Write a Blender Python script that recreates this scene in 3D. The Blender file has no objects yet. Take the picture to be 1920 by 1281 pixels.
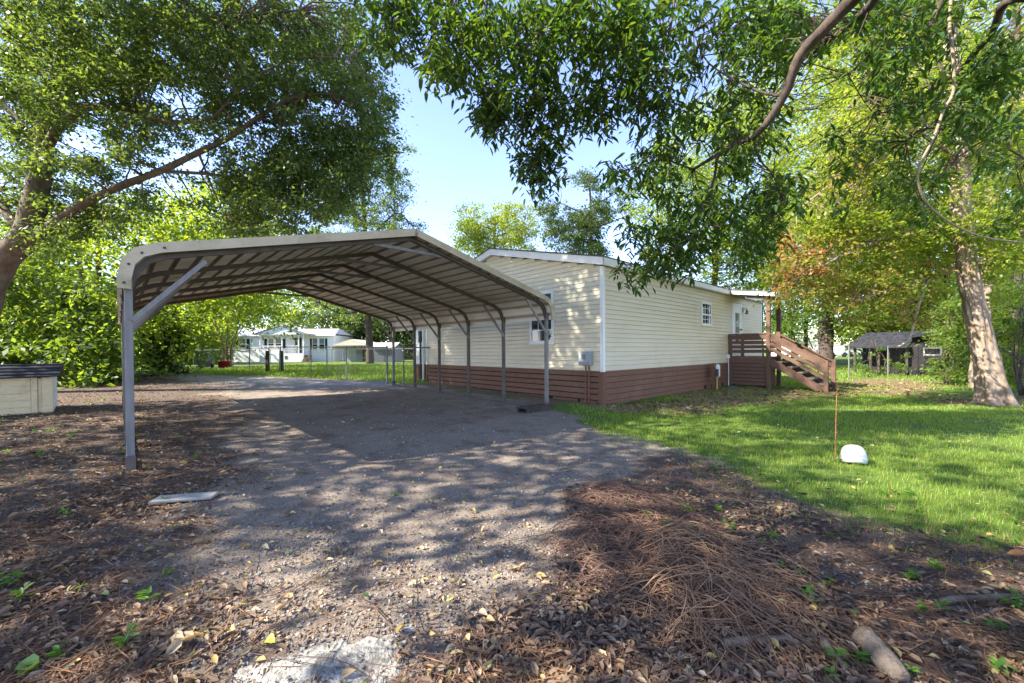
import bpy, math, random
import numpy as np
from mathutils import Vector, Matrix

# ------------------------------------------------------------------ camera, sky, sun, exposure
SC = bpy.context.scene
COL = SC.collection
F_PX, H0, ROLL, PITCH, CAM_H = 758.16, 662.44, -0.0067, -0.0077, 1.25
cam_d = bpy.data.cameras.new('camera'); cam = bpy.data.objects.new('camera', cam_d); COL.objects.link(cam)
cam_d.sensor_width = 36; cam_d.lens = F_PX / 1920 * 36
cam_d.shift_y = (H0 - 640.5) / 1920; cam_d.clip_start = .05; cam_d.clip_end = 3000
cam.matrix_world = Matrix.Translation((0, 0, CAM_H)) @ Matrix.Rotation(math.pi / 2 + PITCH, 4, 'X') @ Matrix.Rotation(ROLL, 4, 'Z')
SC.camera = cam

SUN_AZ = math.radians(-106)      # compass style: 0 = +Y, positive towards +X
SUN_EL = math.radians(40)
W = bpy.data.worlds.new('World'); SC.world = W; W.use_nodes = True
nt = W.node_tree; bg = nt.nodes['Background']
sky = nt.nodes.new('ShaderNodeTexSky'); sky.sky_type = 'NISHITA'; sky.sun_disc = False
sky.sun_elevation = SUN_EL; sky.sun_rotation = SUN_AZ
sky.altitude = 1500; sky.air_density = 1.0; sky.dust_density = 0.1; sky.ozone_density = 5.0
tint = nt.nodes.new('ShaderNodeMix'); tint.data_type = 'RGBA'; tint.blend_type = 'MULTIPLY'; tint.inputs[0].default_value = 1
tint.inputs[7].default_value = (1.15, .90, .87, 1); nt.links.new(sky.outputs[0], tint.inputs[6]); nt.links.new(tint.outputs[2], bg.inputs[0]); bg.inputs[1].default_value = 0.13
sd = bpy.data.lights.new('sun', 'SUN'); sun = bpy.data.objects.new('sun', sd); COL.objects.link(sun)
sd.energy = 3.4; sd.angle = math.radians(.55); sd.color = (1, .93, .80)
SDIR = Vector((math.sin(SUN_AZ) * math.cos(SUN_EL), math.cos(SUN_AZ) * math.cos(SUN_EL), math.sin(SUN_EL)))
sun.rotation_euler = SDIR.to_track_quat('Z', 'Y').to_euler(); sun.location = SDIR * 60
SC.view_settings.view_transform = 'Standard'; SC.view_settings.look = 'None'
SC.view_settings.exposure = 2.5; SC.view_settings.gamma = 1
SC.render.engine = 'CYCLES'
SC.cycles.max_bounces = 8; SC.cycles.diffuse_bounces = 4; SC.cycles.transmission_bounces = 5; SC.cycles.transparent_max_bounces = 6
SC.cycles.use_denoising = True

rng = np.random.default_rng(7)
random.seed(7)

# ------------------------------------------------------------------ terrain height and survey helpers
def sstep(a, b, x):
    t = np.clip((x - a) / (b - a), 0, 1); return t * t * (3 - 2 * t)
def gh(x, y):
    b = .35 * np.tanh((-.0191 * x + .0079 * y) / .35) * (1 - sstep(22, 44, y))
    b = b + .10 * np.exp(-(((x - .95) / .45) ** 2 + ((y - 2.35) / .55) ** 2))       # mound under the brush
    b = b + .05 * np.exp(-(((x - .85) / .5) ** 2 + ((y - 3.3) / .4) ** 2))
    b = b + .10 * np.exp(-(((x - 2.4) / .5) ** 2 + ((y - 1.35) / .45) ** 2))        # root mound by the near trunk
    b = b + .10 * np.exp(-(((x - 12) / 1.6) ** 2 + ((y - 10) / 1.4) ** 2))
    return b
def ray(px, py):
    a, b = px - 960, py - H0; c, s = math.cos(ROLL), math.sin(ROLL)
    u = a * c + b * s; v = -a * s + b * c
    X = u / F_PX; Z = -v / F_PX; c, s = math.cos(PITCH), math.sin(PITCH)
    return X, c - Z * s, s + Z * c
def at(px, py, d):
    x, y, z = ray(px, py); k = d / y
    return Vector((x * k, d, CAM_H + z * k))
def on_ground(px, py):
    x, y, z = ray(px, py); lo, hi = .3, 500
    for _ in range(50):
        m = (lo + hi) / 2
        if CAM_H + z * m > gh(x * m, y * m): lo = m
        else: hi = m
    return Vector((x * lo, y * lo, CAM_H + z * lo))
def vnoise(x, y, seed=0):
    """smooth value noise, vectorised"""
    x = np.asarray(x, float); y = np.asarray(y, float)
    xi = np.floor(x).astype(np.int64); yi = np.floor(y).astype(np.int64); fx = x - xi; fy = y - yi
    def h(a, b):
        n = (a * 374761393 + b * 668265263 + seed * 974634) & 0x7fffffff
        n = ((n ^ (n >> 13)) * 1274126177) & 0x7fffffff
        return ((n ^ (n >> 16)) & 0xffff) / 65535.
    fx = fx * fx * (3 - 2 * fx); fy = fy * fy * (3 - 2 * fy)
    return (h(xi, yi) * (1 - fx) + h(xi + 1, yi) * fx) * (1 - fy) + (h(xi, yi + 1) * (1 - fx) + h(xi + 1, yi + 1) * fx) * fy
def fnoise(x, y, seed=0, o=4):
    x = np.asarray(x, float); y = np.asarray(y, float)
    v = 0; a = .5; t = 0
    for i in range(o):
        v = v + a * vnoise(x * 2 ** i, y * 2 ** i, seed + i); t += a; a *= .5
    return v / t
def poly_sd(x, y, poly):
    """signed distance, positive inside"""
    x = np.asarray(x, float); y = np.asarray(y, float)
    d = np.full(x.shape, 1e9); ins = np.zeros(x.shape, bool); n = len(poly)
    for i in range(n):
        ax, ay = poly[i]; bx, by = poly[(i + 1) % n]
        ex, ey = bx - ax, by - ay; wx, wy = x - ax, y - ay
        t = np.clip((wx * ex + wy * ey) / (ex * ex + ey * ey + 1e-12), 0, 1)
        d = np.minimum(d, np.hypot(wx - t * ex, wy - t * ey))
        c = (ay > y) != (by > y)
        if by != ay: ins ^= c & (x < (bx - ax) * (y - ay) / (by - ay) + ax)
    return np.where(ins, d, -d)

# ------------------------------------------------------------------ materials
MATS = {}
def mat(name, c, rough=.7, c2=None, scale=8, detail=6, bump=0, bscale=None, metal=0, spec=.3, stretch=None, contrast=(.35, .65), dirt=None, dscale=1.3):
    m = bpy.data.materials.new(name); m.use_nodes = True; n = m.node_tree; N = n.nodes; L = n.links
    p = N['Principled BSDF']; p.inputs['Roughness'].default_value = rough; p.inputs['Metallic'].default_value = metal
    p.inputs['Specular IOR Level'].default_value = spec; p.inputs['Base Color'].default_value = (*c, 1)
    if c2 is not None or bump:
        tc = N.new('ShaderNodeTexCoord'); mp = N.new('ShaderNodeMapping'); L.new(tc.outputs['Object'], mp.inputs[0])
        if stretch: mp.inputs['Scale'].default_value = stretch
    if c2 is not None:
        nz = N.new('ShaderNodeTexNoise'); nz.inputs['Scale'].default_value = scale; nz.inputs['Detail'].default_value = detail
        nz.inputs['Roughness'].default_value = .65
        L.new(mp.outputs[0], nz.inputs[0]); r = N.new('ShaderNodeValToRGB')
        r.color_ramp.elements[0].color = (*c, 1); r.color_ramp.elements[1].color = (*c2, 1)
        r.color_ramp.elements[0].position, r.color_ramp.elements[1].position = contrast
        L.new(nz.outputs[0], r.inputs[0]); out = r.outputs[0]
        if dirt is not None:
            n2 = N.new('ShaderNodeTexNoise'); n2.inputs['Scale'].default_value = dscale; n2.inputs['Detail'].default_value = 8
            n2.inputs['Roughness'].default_value = .7
            L.new(tc.outputs['Object'], n2.inputs[0]); r2 = N.new('ShaderNodeValToRGB')
            r2.color_ramp.elements[0].position, r2.color_ramp.elements[1].position = .5, .72
            L.new(n2.outputs[0], r2.inputs[0]); mx = N.new('ShaderNodeMix'); mx.data_type = 'RGBA'
            ml = N.new('ShaderNodeMath'); ml.operation = 'MULTIPLY'; ml.inputs[1].default_value = .75
            L.new(r2.outputs[0], ml.inputs[0]); L.new(ml.outputs[0], mx.inputs[0]); L.new(out, mx.inputs[6])
            mx.inputs[7].default_value = (*dirt, 1); out = mx.outputs[2]
        L.new(out, p.inputs['Base Color'])
    if bump:
        nb = N.new('ShaderNodeTexNoise'); nb.inputs['Scale'].default_value = bscale or scale * 3; nb.inputs['Detail'].default_value = 6
        L.new(mp.outputs[0], nb.inputs[0]); b = N.new('ShaderNodeBump'); b.inputs['Strength'].default_value = bump
        b.inputs['Distance'].default_value = .02; L.new(nb.outputs[0], b.inputs['Height']); L.new(b.outputs[0], p.inputs['Normal'])
    MATS[name] = m; return m
def leaf_mat(name, cols, trans=.45, rough=.45, tcol=None):
    """cols: ramp of real leaf colours picked at random leaf by leaf; thin leaves let light through"""
    m = bpy.data.materials.new(name); m.use_nodes = True; n = m.node_tree; N = n.nodes; L = n.links
    p = N['Principled BSDF']; p.inputs['Roughness'].default_value = rough; p.inputs['Specular IOR Level'].default_value = .35
    g = N.new('ShaderNodeNewGeometry'); oi = N.new('ShaderNodeObjectInfo'); ad = N.new('ShaderNodeMath'); ad.operation = 'ADD'
    fr = N.new('ShaderNodeMath'); fr.operation = 'FRACT'; L.new(g.outputs['Random Per Island'], ad.inputs[0]); L.new(oi.outputs['Random'], ad.inputs[1]); L.new(ad.outputs[0], fr.inputs[0])
    r = N.new('ShaderNodeValToRGB'); e = r.color_ramp.elements
    while len(e) < len(cols): e.new(.5)
    for i, c in enumerate(cols): e[i].position = i / (len(cols) - 1) if len(cols) > 1 else 0; e[i].color = (*c, 1)
    L.new(fr.outputs[0], r.inputs[0]); L.new(r.outputs[0], p.inputs['Base Color'])
    t = N.new('ShaderNodeBsdfTranslucent'); mx = N.new('ShaderNodeMixShader'); mx.inputs[0].default_value = trans
    mul = N.new('ShaderNodeMix'); mul.data_type = 'RGBA'; mul.blend_type = 'MULTIPLY'; mul.inputs[0].default_value = 1
    L.new(r.outputs[0], mul.inputs[6]); mul.inputs[7].default_value = (*(tcol or (2.6, 2.3, .7)), 1)
    L.new(mul.outputs[2], t.inputs[0]); L.new(p.outputs[0], mx.inputs[1]); L.new(t.outputs[0], mx.inputs[2])
    L.new(mx.outputs[0], N['Material Output'].inputs[0])
    MATS[name] = m; return m
def glass_mat(name, c, rough=.05):
    m = mat(name, c, rough, spec=.8); return m

mat('siding', (.61, .545, .40), .55, (.67, .60, .445), 3, bump=.05, bscale=60, stretch=(.3, 3, 3), dirt=(.54, .475, .335), dscale=.7)
mat('siding_white', (.72, .73, .74), .6, (.78, .78, .78), 4)
mat('white_trim', (.78, .78, .77), .45, (.70, .70, .68), 5, contrast=(.4, .8))
mat('fascia_paint', (.74, .72, .66), .5, (.62, .59, .52), 4, contrast=(.45, .85))
mat('skirt_wood', (.140, .068, .040), .75, (.185, .096, .058), 6, bump=.25, bscale=30, stretch=(1, 1, 6), dirt=(.20, .115, .075), dscale=1.1)
mat('skirt_gap', (.02, .014, .012), .9)
mat('porch_wood', (.112, .062, .042), .7, (.148, .085, .058), 7, bump=.2, bscale=40, stretch=(4, 4, 1))
mat('tread_mat', (.16, .17, .15), .9, (.22, .22, .18), 30)
mat('shingle', (.07, .065, .06), .9, (.12, .11, .10), 25, bump=.3)
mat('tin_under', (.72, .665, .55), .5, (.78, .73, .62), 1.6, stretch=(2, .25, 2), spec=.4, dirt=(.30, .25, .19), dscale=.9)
mat('tin_rib_shade', (.34, .295, .235), .7, (.42, .37, .30), 4, stretch=(2, .3, 2))  # rib faces: shade of the recess put into a darker colour, with some dirt
mat('tin_trim', (.50, .425, .295), .55, (.40, .335, .22), 3, dirt=(.17, .15, .06), dscale=1.7)
mat('galv', (.15, .148, .145), .55, (.22, .215, .21), 12, metal=.2, stretch=(1, 1, .2), dirt=(.20, .17, .14), dscale=5)
mat('galv_dull', (.085, .074, .064), .6, (.13, .115, .10), 6, metal=.2, dirt=(.14, .09, .06), dscale=3)
mat('box_grey', (.27, .30, .32), .5, (.33, .36, .37), 9)
mat('plastic_white', (.74, .76, .78), .35, (.66, .68, .68), 6)
mat('plastic_tub', (.50, .51, .50), .45, (.62, .63, .62), 7, dirt=(.26, .25, .20), dscale=9)
mat('rust_pipe', (.19, .085, .06), .8, (.25, .12, .08), 20)
mat('pvc', (.72, .70, .64), .5)
mat('copper_post', (.42, .33, .12), .7, (.33, .24, .09), 15)
mat('black_plastic', (.03, .03, .035), .5)
mat('bin_grey', (.085, .09, .105), .5, (.11, .115, .13), 8)
mat('red_plastic', (.36, .025, .05), .5, (.30, .02, .04), 6)
mat('shutter', (.012, .018, .035), .6)
mat('grey_roof', (.34, .32, .32), .85, (.42, .40, .39), 12)
mat('porch_shade', (.66, .66, .60), .6)
mat('curtain', (.55, .55, .52), .8, (.42, .42, .40), 8, stretch=(6, 6, .3))
glass_mat('glass', (.022, .028, .026))
glass_mat('glass_pale', (.18, .20, .20), .1)
mat('dark_metal', (.045, .042, .04), .6, (.07, .065, .06), 9)
mat('lamp_brass', (.35, .27, .13), .4, metal=.6)
mat('cream_box', (.56, .46, .27), .65, (.64, .54, .34), 5, stretch=(1, 1, 4), dirt=(.28, .22, .12), dscale=3)
mat('tin_roof_dark', (.022, .023, .032), .6, (.034, .035, .046), 6, spec=.15)
mat('orange_paint', (.36, .13, .045), .7, (.26, .10, .04), 20)
mat('shed_dark', (.020, .018, .020), .95, (.032, .029, .031), 10, spec=.05, stretch=(1, 1, .2))
mat('shed_roof', (.016, .016, .020), .95, (.045, .046, .052), 7, spec=.05, stretch=(1, .3, 1))
mat('feeder_white', (.74, .70, .60), .6, (.60, .56, .46), 12)
mat('rope', (.30, .25, .18), .9)
mat('bark_oak', (.085, .058, .042), .95, (.17, .125, .095), 9, bump=.8, bscale=14, stretch=(1, 1, .22), dirt=(.12, .13, .09), dscale=2)
mat('bark_warm', (.17, .115, .080), .95, (.38, .285, .205), 7, bump=1.0, bscale=10, stretch=(1, 1, .25), dirt=(.30, .27, .24), dscale=1.6)
mat('bark_dark', (.045, .032, .026), .95, (.095, .07, .055), 12, bump=.8, bscale=25, stretch=(1, 1, .4))
mat('bark_pale', (.34, .27, .20), .9, (.22, .16, .11), 7, bump=.4, bscale=20, stretch=(1, 1, .3))
mat('vine_bark', (.30, .24, .16), .95, (.20, .15, .10), 20, bump=.5)
mat('weathered_wood', (.42, .40, .36), .9, (.28, .25, .22), 10, bump=.5, bscale=40, stretch=(1, 8, 8))
mat('dead_wood', (.27, .21, .15), .95, (.11, .078, .055), 14, bump=1.0, bscale=30, dirt=(.09, .065, .045), dscale=9)
mat('dark_plank', (.035, .027, .022), .85, (.075, .06, .05), 9, bump=.4)
mat('concrete', (.48, .44, .365), .95, (.20, .19, .17), 25, bump=.7, bscale=60, contrast=(.42, .6), dirt=(.11, .10, .09), dscale=7)
mat('road', (.42, .40, .37), .95, (.50, .48, .44), 6)
mat('straw', (.30, .155, .07), .85, (.40, .22, .10), 3)
mat('straw_red', (.135, .062, .042), .9, (.20, .10, .065), 3)
leaf_mat('leaf_pecan', [(.024, .052, .018), (.036, .076, .022), (.062, .108, .024), (.030, .060, .024), (.085, .115, .028), (.040, .085, .022)], .40, .38, (2.6, 2.6, .6))
leaf_mat('leaf_oak', [(.045, .080, .040), (.070, .115, .042), (.11, .155, .050), (.055, .095, .055)], .5)
leaf_mat('leaf_bright', [(.080, .140, .026), (.13, .20, .032), (.18, .23, .04), (.09, .15, .03), (.15, .19, .035)], .58)
leaf_mat('leaf_mid', [(.055, .105, .026), (.085, .145, .03), (.13, .18, .036), (.065, .11, .035)], .52)
leaf_mat('leaf_yellow', [(.10, .160, .030), (.165, .205, .036), (.22, .22, .045), (.11, .17, .03), (.20, .185, .045)], .54, .45, (2.2, 2.3, .7))
leaf_mat('leaf_maple', [(.11, .17, .03), (.19, .21, .035), (.28, .20, .06), (.14, .19, .03), (.34, .19, .085), (.20, .21, .04)], .5, .45, (1.7, 1.7, .8))
leaf_mat('leaf_rust', [(.42, .17, .08), (.36, .20, .05), (.46, .18, .11), (.20, .19, .035), (.30, .21, .045)], .45, .45, (1.5, 1.5, .9))
leaf_mat('leaf_dark', [(.012, .030, .014), (.020, .045, .018), (.035, .070, .022)], .3)
leaf_mat('leaf_pine', [(.030, .058, .026), (.045, .080, .030), (.075, .105, .032)], .35)
leaf_mat('grass_blade', [(.095, .185, .022), (.135, .235, .028), (.19, .28, .036), (.26, .28, .06), (.12, .21, .026), (.32, .26, .11)], .45, .5, (2.2, 2.2, .6))
leaf_mat('weed_leaf', [(.06, .16, .025), (.10, .22, .03), (.14, .24, .04)], .4)
leaf_mat('dead_leaf', [(.15, .092, .060), (.22, .138, .086), (.31, .20, .125), (.12, .072, .048), (.27, .165, .085), (.38, .275, .18), (.085, .054, .040), (.19, .115, .072)], .12, .7, (1.2, 1, .8))
leaf_mat('dead_leaf_pale', [(.42, .31, .19), (.50, .40, .25), (.46, .34, .10), (.34, .23, .12), (.30, .32, .10)], .12, .7, (1.2, 1, .8))
leaf_mat('crumb', [(.10, .075, .06), (.22, .19, .17), (.05, .036, .03), (.34, .30, .26), (.14, .10, .08), (.20, .13, .08)], .02, .9, (1, 1, 1))
leaf_mat('strand', [(.15, .078, .048), (.24, .135, .078), (.34, .215, .125), (.19, .10, .062), (.29, .165, .09), (.12, .066, .046)], .03, .8, (1, 1, 1))
leaf_mat('strand_red', [(.10, .055, .042), (.15, .085, .062), (.20, .12, .085), (.08, .045, .036)], .03, .85, (1, 1, 1))
leaf_mat('needle', [(.15, .07, .04), (.24, .12, .06), (.30, .17, .09), (.10, .05, .035)], .05, .8, (1, 1, 1))

# ------------------------------------------------------------------ mesh helpers
def link(o, parent=None):
    COL.objects.link(o)
    if parent is not None: o.parent = parent
    return o
def tag(o, label=None, cat=None, group=None, kind=None):
    if label: o['label'] = label
    if cat: o['category'] = cat
    if group: o['group'] = group
    if kind: o['kind'] = kind
    return o
def empty(name, loc, rz=0, label=None, cat=None, group=None):
    o = bpy.data.objects.new(name, None); o.location = loc; o.rotation_euler = (0, 0, rz); o.empty_display_size = .3
    COL.objects.link(o); tag(o, label, cat, group); return o
def mesh_np(name, V, Q, material, parent=None, smooth=False):
    """V (n,3); Q list/array of faces with equal corner count, or a list of such arrays"""
    if not isinstance(Q, (list, tuple)): Q = [Q]
    me = bpy.data.meshes.new(name); V = np.asarray(V, np.float32)
    me.vertices.add(len(V)); me.vertices.foreach_set('co', V.ravel())
    idx = np.concatenate([q.ravel() for q in Q]).astype(np.int32); tot = np.concatenate([np.full(len(q), q.shape[1], np.int32) for q in Q])
    me.loops.add(len(idx)); me.loops.foreach_set('vertex_index', idx)
    me.polygons.add(len(tot)); st = np.concatenate([[0], np.cumsum(tot)[:-1]]).astype(np.int32)
    me.polygons.foreach_set('loop_start', st); me.polygons.foreach_set('loop_total', tot)
    if smooth: me.polygons.foreach_set('use_smooth', np.ones(len(tot), bool))
    me.update(calc_edges=True)
    me.materials.append(MATS[material]); return link(bpy.data.objects.new(name, me), parent)
class MB:
    def __init__(s): s.v = []; s.f = []
    def quad(s, a, b, c, d):
        n = len(s.v); s.v += [tuple(a), tuple(b), tuple(c), tuple(d)]; s.f.append((n, n + 1, n + 2, n + 3)); return s
    def box(s, x0, x1, y0, y1, z0, z1):
        n = len(s.v)
        s.v += [(x0, y0, z0), (x1, y0, z0), (x1, y1, z0), (x0, y1, z0), (x0, y0, z1), (x1, y0, z1), (x1, y1, z1), (x0, y1, z1)]
        s.f += [(n + a, n + b, n + c, n + d) for a, b, c, d in ((0, 3, 2, 1), (4, 5, 6, 7), (0, 1, 5, 4), (1, 2, 6, 5), (2, 3, 7, 6), (3, 0, 4, 7))]; return s
    def hexa(s, p):
        n = len(s.v); s.v += [tuple(q) for q in p]
        s.f += [(n + a, n + b, n + c, n + d) for a, b, c, d in ((0, 3, 2, 1), (4, 5, 6, 7), (0, 1, 5, 4), (1, 2, 6, 5), (2, 3, 7, 6), (3, 0, 4, 7))]; return s
    def bar(s, a, b, w, h, up=(0, 0, 1)):
        """rectangular bar from a to b, w across, h along up"""
        a = Vector(a); b = Vector(b); d = (b - a).normalized(); up = Vector(up)
        x = d.cross(up)
        if x.length < 1e-4: x = d.cross(Vector((1, 0, 0)))
        x.normalize(); u = x.cross(d).normalized(); x = x * w / 2; u = u * h / 2
        return s.hexa([a - x - u, a + x - u, b + x - u, b - x - u, a - x + u, a + x + u, b + x + u, b - x + u])
    def tube(s, pts, rad, n=6, cap=True):
        pts = [Vector(p) for p in pts]; m = len(pts)
        if not hasattr(rad, '__len__'): rad = [rad] * m
        ref = None; base = len(s.v)
        for i in range(m):
            d = (pts[min(i + 1, m - 1)] - pts[max(i - 1, 0)])
            d = d.normalized() if d.length > 1e-9 else Vector((0, 0, 1))
            if ref is None: ref = d.orthogonal().normalized()
            ref = (ref - d * ref.dot(d))
            ref = ref.normalized() if ref.length > 1e-6 else d.orthogonal().normalized()
            b = d.cross(ref)
            for k in range(n):
                t = 2 * math.pi * k / n; s.v.append(tuple(pts[i] + (ref * math.cos(t) + b * math.sin(t)) * rad[i]))
        for i in range(m - 1):
            for k in range(n):
                a = base + i * n + k; c = base + i * n + (k + 1) % n; s.f.append((a, c, c + n, a + n))
        if cap: s.f.append(tuple(base + k for k in range(n - 1, -1, -1))); s.f.append(tuple(base + (m - 1) * n + k for k in range(n)))
        return s
    def extr(s, poly, axis, a, b):
        """extrude a 2-D polygon along an axis ('x': poly is (y,z); 'y': poly is (x,z); 'z': poly is (x,y))"""
        n = len(poly); k = len(s.v)
        def P(q, t): return {'x': (t, q[0], q[1]), 'y': (q[0], t, q[1]), 'z': (q[0], q[1], t)}[axis]
        s.v += [P(q, a) for q in poly] + [P(q, b) for q in poly]
        s.f += [(k + i, k + (i + 1) % n, k + n + (i + 1) % n, k + n + i) for i in range(n)]
        s.f += [tuple(k + i for i in range(n - 1, -1, -1)), tuple(k + n + i for i in range(n))]; return s
    def build(s, name, material, parent=None, smooth=False, bevel=0, seg=1):
        me = bpy.data.meshes.new(name); me.from_pydata(s.v, [], s.f)
        import bmesh
        bm = bmesh.new(); bm.from_mesh(me); bmesh.ops.recalc_face_normals(bm, faces=bm.faces)
        if bevel: bmesh.ops.bevel(bm, geom=list(bm.edges), offset=bevel, segments=seg, affect='EDGES', clamp_overlap=True)
        bm.to_mesh(me); bm.free()
        if smooth:
            for p in me.polygons: p.use_smooth = True
        me.materials.append(MATS[material]); return link(bpy.data.objects.new(name, me), parent)
def lathe(prof, n=20):
    m = MB()
    for r, z in prof:
        for k in range(n):
            t = 2 * math.pi * k / n; m.v.append((r * math.cos(t), r * math.sin(t), z))
    for i in range(len(prof) - 1):
        for k in range(n):
            a = i * n + k; c = i * n + (k + 1) % n; m.f.append((a, c, c + n, a + n))
    m.f.append(tuple(range(n - 1, -1, -1))); m.f.append(tuple((len(prof) - 1) * n + k for k in range(n))); return m
def wander(a, b, n=5, amp=.1, sag=0, r=None):
    r = r or random; a = Vector(a); b = Vector(b); L = (b - a).length; out = []
    for i in range(n + 1):
        t = i / n; k = math.sin(math.pi * t)
        out.append(a.lerp(b, t) + Vector((r.uniform(-1, 1), r.uniform(-1, 1), r.uniform(-1, 1))) * amp * L * k * .6 + Vector((0, 0, sag * L * k)))
    return out

# ------------------------------------------------------------------ foliage helpers
def unit(a): return a / np.maximum(np.linalg.norm(a, axis=1, keepdims=True), 1e-9)
def leaf_arrays(C, D, Nn, Ls, Ws, fold=.12, fine=False):
    """C centres, D pointing, Nn normals, Ls lengths, Ws widths -> verts, faces"""
    D = unit(D); S = unit(np.cross(D, Nn)); Nn = np.cross(S, D); n = len(C); L = Ls[:, None]; w = Ws[:, None]
    if fine:
        b = C - D * L * .5; t = C + D * L * .5 - Nn * L * .08
        l1 = C - D * L * .2 + S * w * .5 + Nn * w * fold; r1 = C - D * L * .2 - S * w * .5 + Nn * w * fold
        l2 = C + D * L * .16 + S * w * .40 + Nn * w * fold; r2 = C + D * L * .16 - S * w * .40 + Nn * w * fold
        V = np.stack([b, r1, r2, t, l2, l1], 1).reshape(-1, 3); i = np.arange(n)[:, None] * 6
        return V, np.concatenate([i + np.array([[0, 1, 2, 3]]), i + np.array([[0, 3, 4, 5]])])
    b = C - D * L * .5; t = C + D * L * .5
    l = C - D * L * .04 + S * w * .5 + Nn * w * fold; r = C - D * L * .04 - S * w * .5 + Nn * w * fold
    V = np.stack([b, r, t, l], 1).reshape(-1, 3); i = np.arange(n)[:, None] * 4
    return V, i + np.array([[0, 1, 2, 3]])
def clump_leaves(r, centres, radii, per, size, aspect=.5, flat=.6, droop=.25, up=.9):
    """leaves scattered through flattened uneven clumps"""
    n = len(centres); k = np.repeat(np.arange(n), per); m = len(k)
    q = r.normal(size=(m, 3)); q = unit(q) * (r.random((m, 1)) ** .45); q[:, 2] *= flat
    off = q * radii[k][:, None] * (1 + .35 * r.normal(size=(m, 1)))
    C = centres[k] + off
    D = unit(off + r.normal(size=(m, 3)) * radii[k][:, None] * .6); D[:, 2] -= droop
    Nn = r.normal(size=(m, 3)); Nn[:, 2] = np.abs(Nn[:, 2]) + up
    Ls = size * r.uniform(.5, 1.5, m)
    return leaf_arrays(C, D, Nn, Ls, Ls * aspect * r.uniform(.8, 1.2, m))
def region_points(r, poly, n, d0, d1, hole=0, hscale=90, seed=3, jit=40):
    """n survey points inside an outline (photo pixels), each at a depth of its own; world coordinates"""
    P = np.array(poly, float); lo = P.min(0); hi = P.max(0); out = []
    while len(out) < n:
        q = lo + (hi - lo) * r.random((n * 3, 2))
        sd = poly_sd(q[:, 0], q[:, 1], poly)
        ok = sd + r.normal(size=len(q)) * jit * .5 > 0
        if hole: ok &= fnoise(q[:, 0] / hscale, q[:, 1] / hscale, seed, 3) > hole
        out += list(q[ok])
    out = out[:n]
    ds = r.uniform(d0, d1, n)
    return np.array([tuple(at(a[0], a[1], d)) for a, d in zip(out, ds)])
def twigs(m, r, centres, limbs, r0=.012, r1=.004, n=4, frac=1.0, sides=4, maxlen=99):
    """a twig from the nearest limb point to each clump"""
    if not len(centres): return
    Lp = np.array([tuple(p) for l in limbs for p in l])
    for c in centres:
        if r.random() > frac: continue
        i = np.argmin(((Lp - c) ** 2).sum(1) + 1e-3); a = Lp[i]
        if np.linalg.norm(a - c) > maxlen: continue
        pts = wander(a, c, n, .12, .10, random)
        m.tube(pts, np.linspace(r0, r1, n + 1), sides, False)
def dense(l, step=.25):
    out = []
    for a, b in zip(l[:-1], l[1:]):
        a = Vector(a); b = Vector(b); k = max(1, int((b - a).length / step))
        out += [a.lerp(b, i / k) for i in range(k)]
    return out + [Vector(l[-1])]

# ------------------------------------------------------------------ ground
SOIL = [(-34, -12), (34, -12), (9, .3), (3.9, 2.35), (2.95, 2.75), (2.46, 3.5), (2.15, 4.4), (1.69, 5.36), (1.08, 6.86), (1.0, 8.1), (-3.0, 13.2), (-6.2, 14.7), (-10, 16.6), (-15.6, 18.6), (-34, 26)]
LIT_L = [(-34, -12), (-1.7, -12), (-1.5, 1.2), (-2.1, 2.2), (-2.7, 3.2), (-3.3, 4.4), (-4.6, 6.5), (-6.5, 9), (-9.5, 13), (-15, 17.2), (-34, 22)]
LIT_R = [(-.35, -12), (-.30, 1.4), (-.25, 1.9), (.05, 2.5), (.45, 3.1), (.9, 3.9), (1.35, 4.9), (1.9, 5.2), (2.6, 4.0), (3.3, 3.1), (5, 2.6), (12, 1.0), (34, -12)]
DRIVE = [(-34, 27), (-34, 21), (-15, 16.9), (-9.5, 13.2), (-5.5, 11.2), (-2.8, 12.6), (-6.2, 14.6), (-10, 16.5), (-15.6, 18.5)]
FARROAD = [(-60, 33.5), (-14.5, 33.5), (2, 29.5), (2, 31.5), (-12, 36.5), (-60, 37)]
DRY = [(.7, 8.6), (1.5, 8.0), (2.4, 7.9), (3.6, 7.9), (5.2, 8.5), (7.0, 9.6), (8.6, 10.9), (10.2, 10.9), (13, 12.2), (18, 16.5), (17, 19), (12, 15.5), (10.5, 13.6), (9.5, 14.2), (6, 12.8), (2.2, 9.2), (-2.8, 14.2), (-3.4, 13.4)]
ROOTS = [(9.6, 9.4), (11, 8.8), (14, 9.0), (17, 10), (18, 11.5), (13, 11.6), (10.5, 11.0)]
def m_lawn(x, y):
    n = fnoise(x * 1.1, y * 1.1, 11) - .5
    return sstep(-.35, .45, -poly_sd(x, y, SOIL) + n * 1.5)
def m_litter(x, y):
    n = fnoise(x * .9, y * .9, 23) - .5
    return np.maximum(sstep(-.8, .9, poly_sd(x, y, LIT_L) + n * 2.4), sstep(-.35, .55, poly_sd(x, y, LIT_R) + n * 1.3))
def m_dry(x, y):
    n = fnoise(x * .8, y * .8, 31) - .5
    return np.maximum(sstep(-.3, .6, poly_sd(x, y, DRY) + n * 2.2), sstep(-.3, .5, poly_sd(x, y, ROOTS) + n * 2.2))
def m_drive(x, y):
    n = fnoise(x * .6, y * .6, 41) - .5
    return np.maximum(sstep(-.3, .5, poly_sd(x, y, DRIVE) + n * 1.6), sstep(-.2, .2, poly_sd(x, y, FARROAD) + n * .5))
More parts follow.
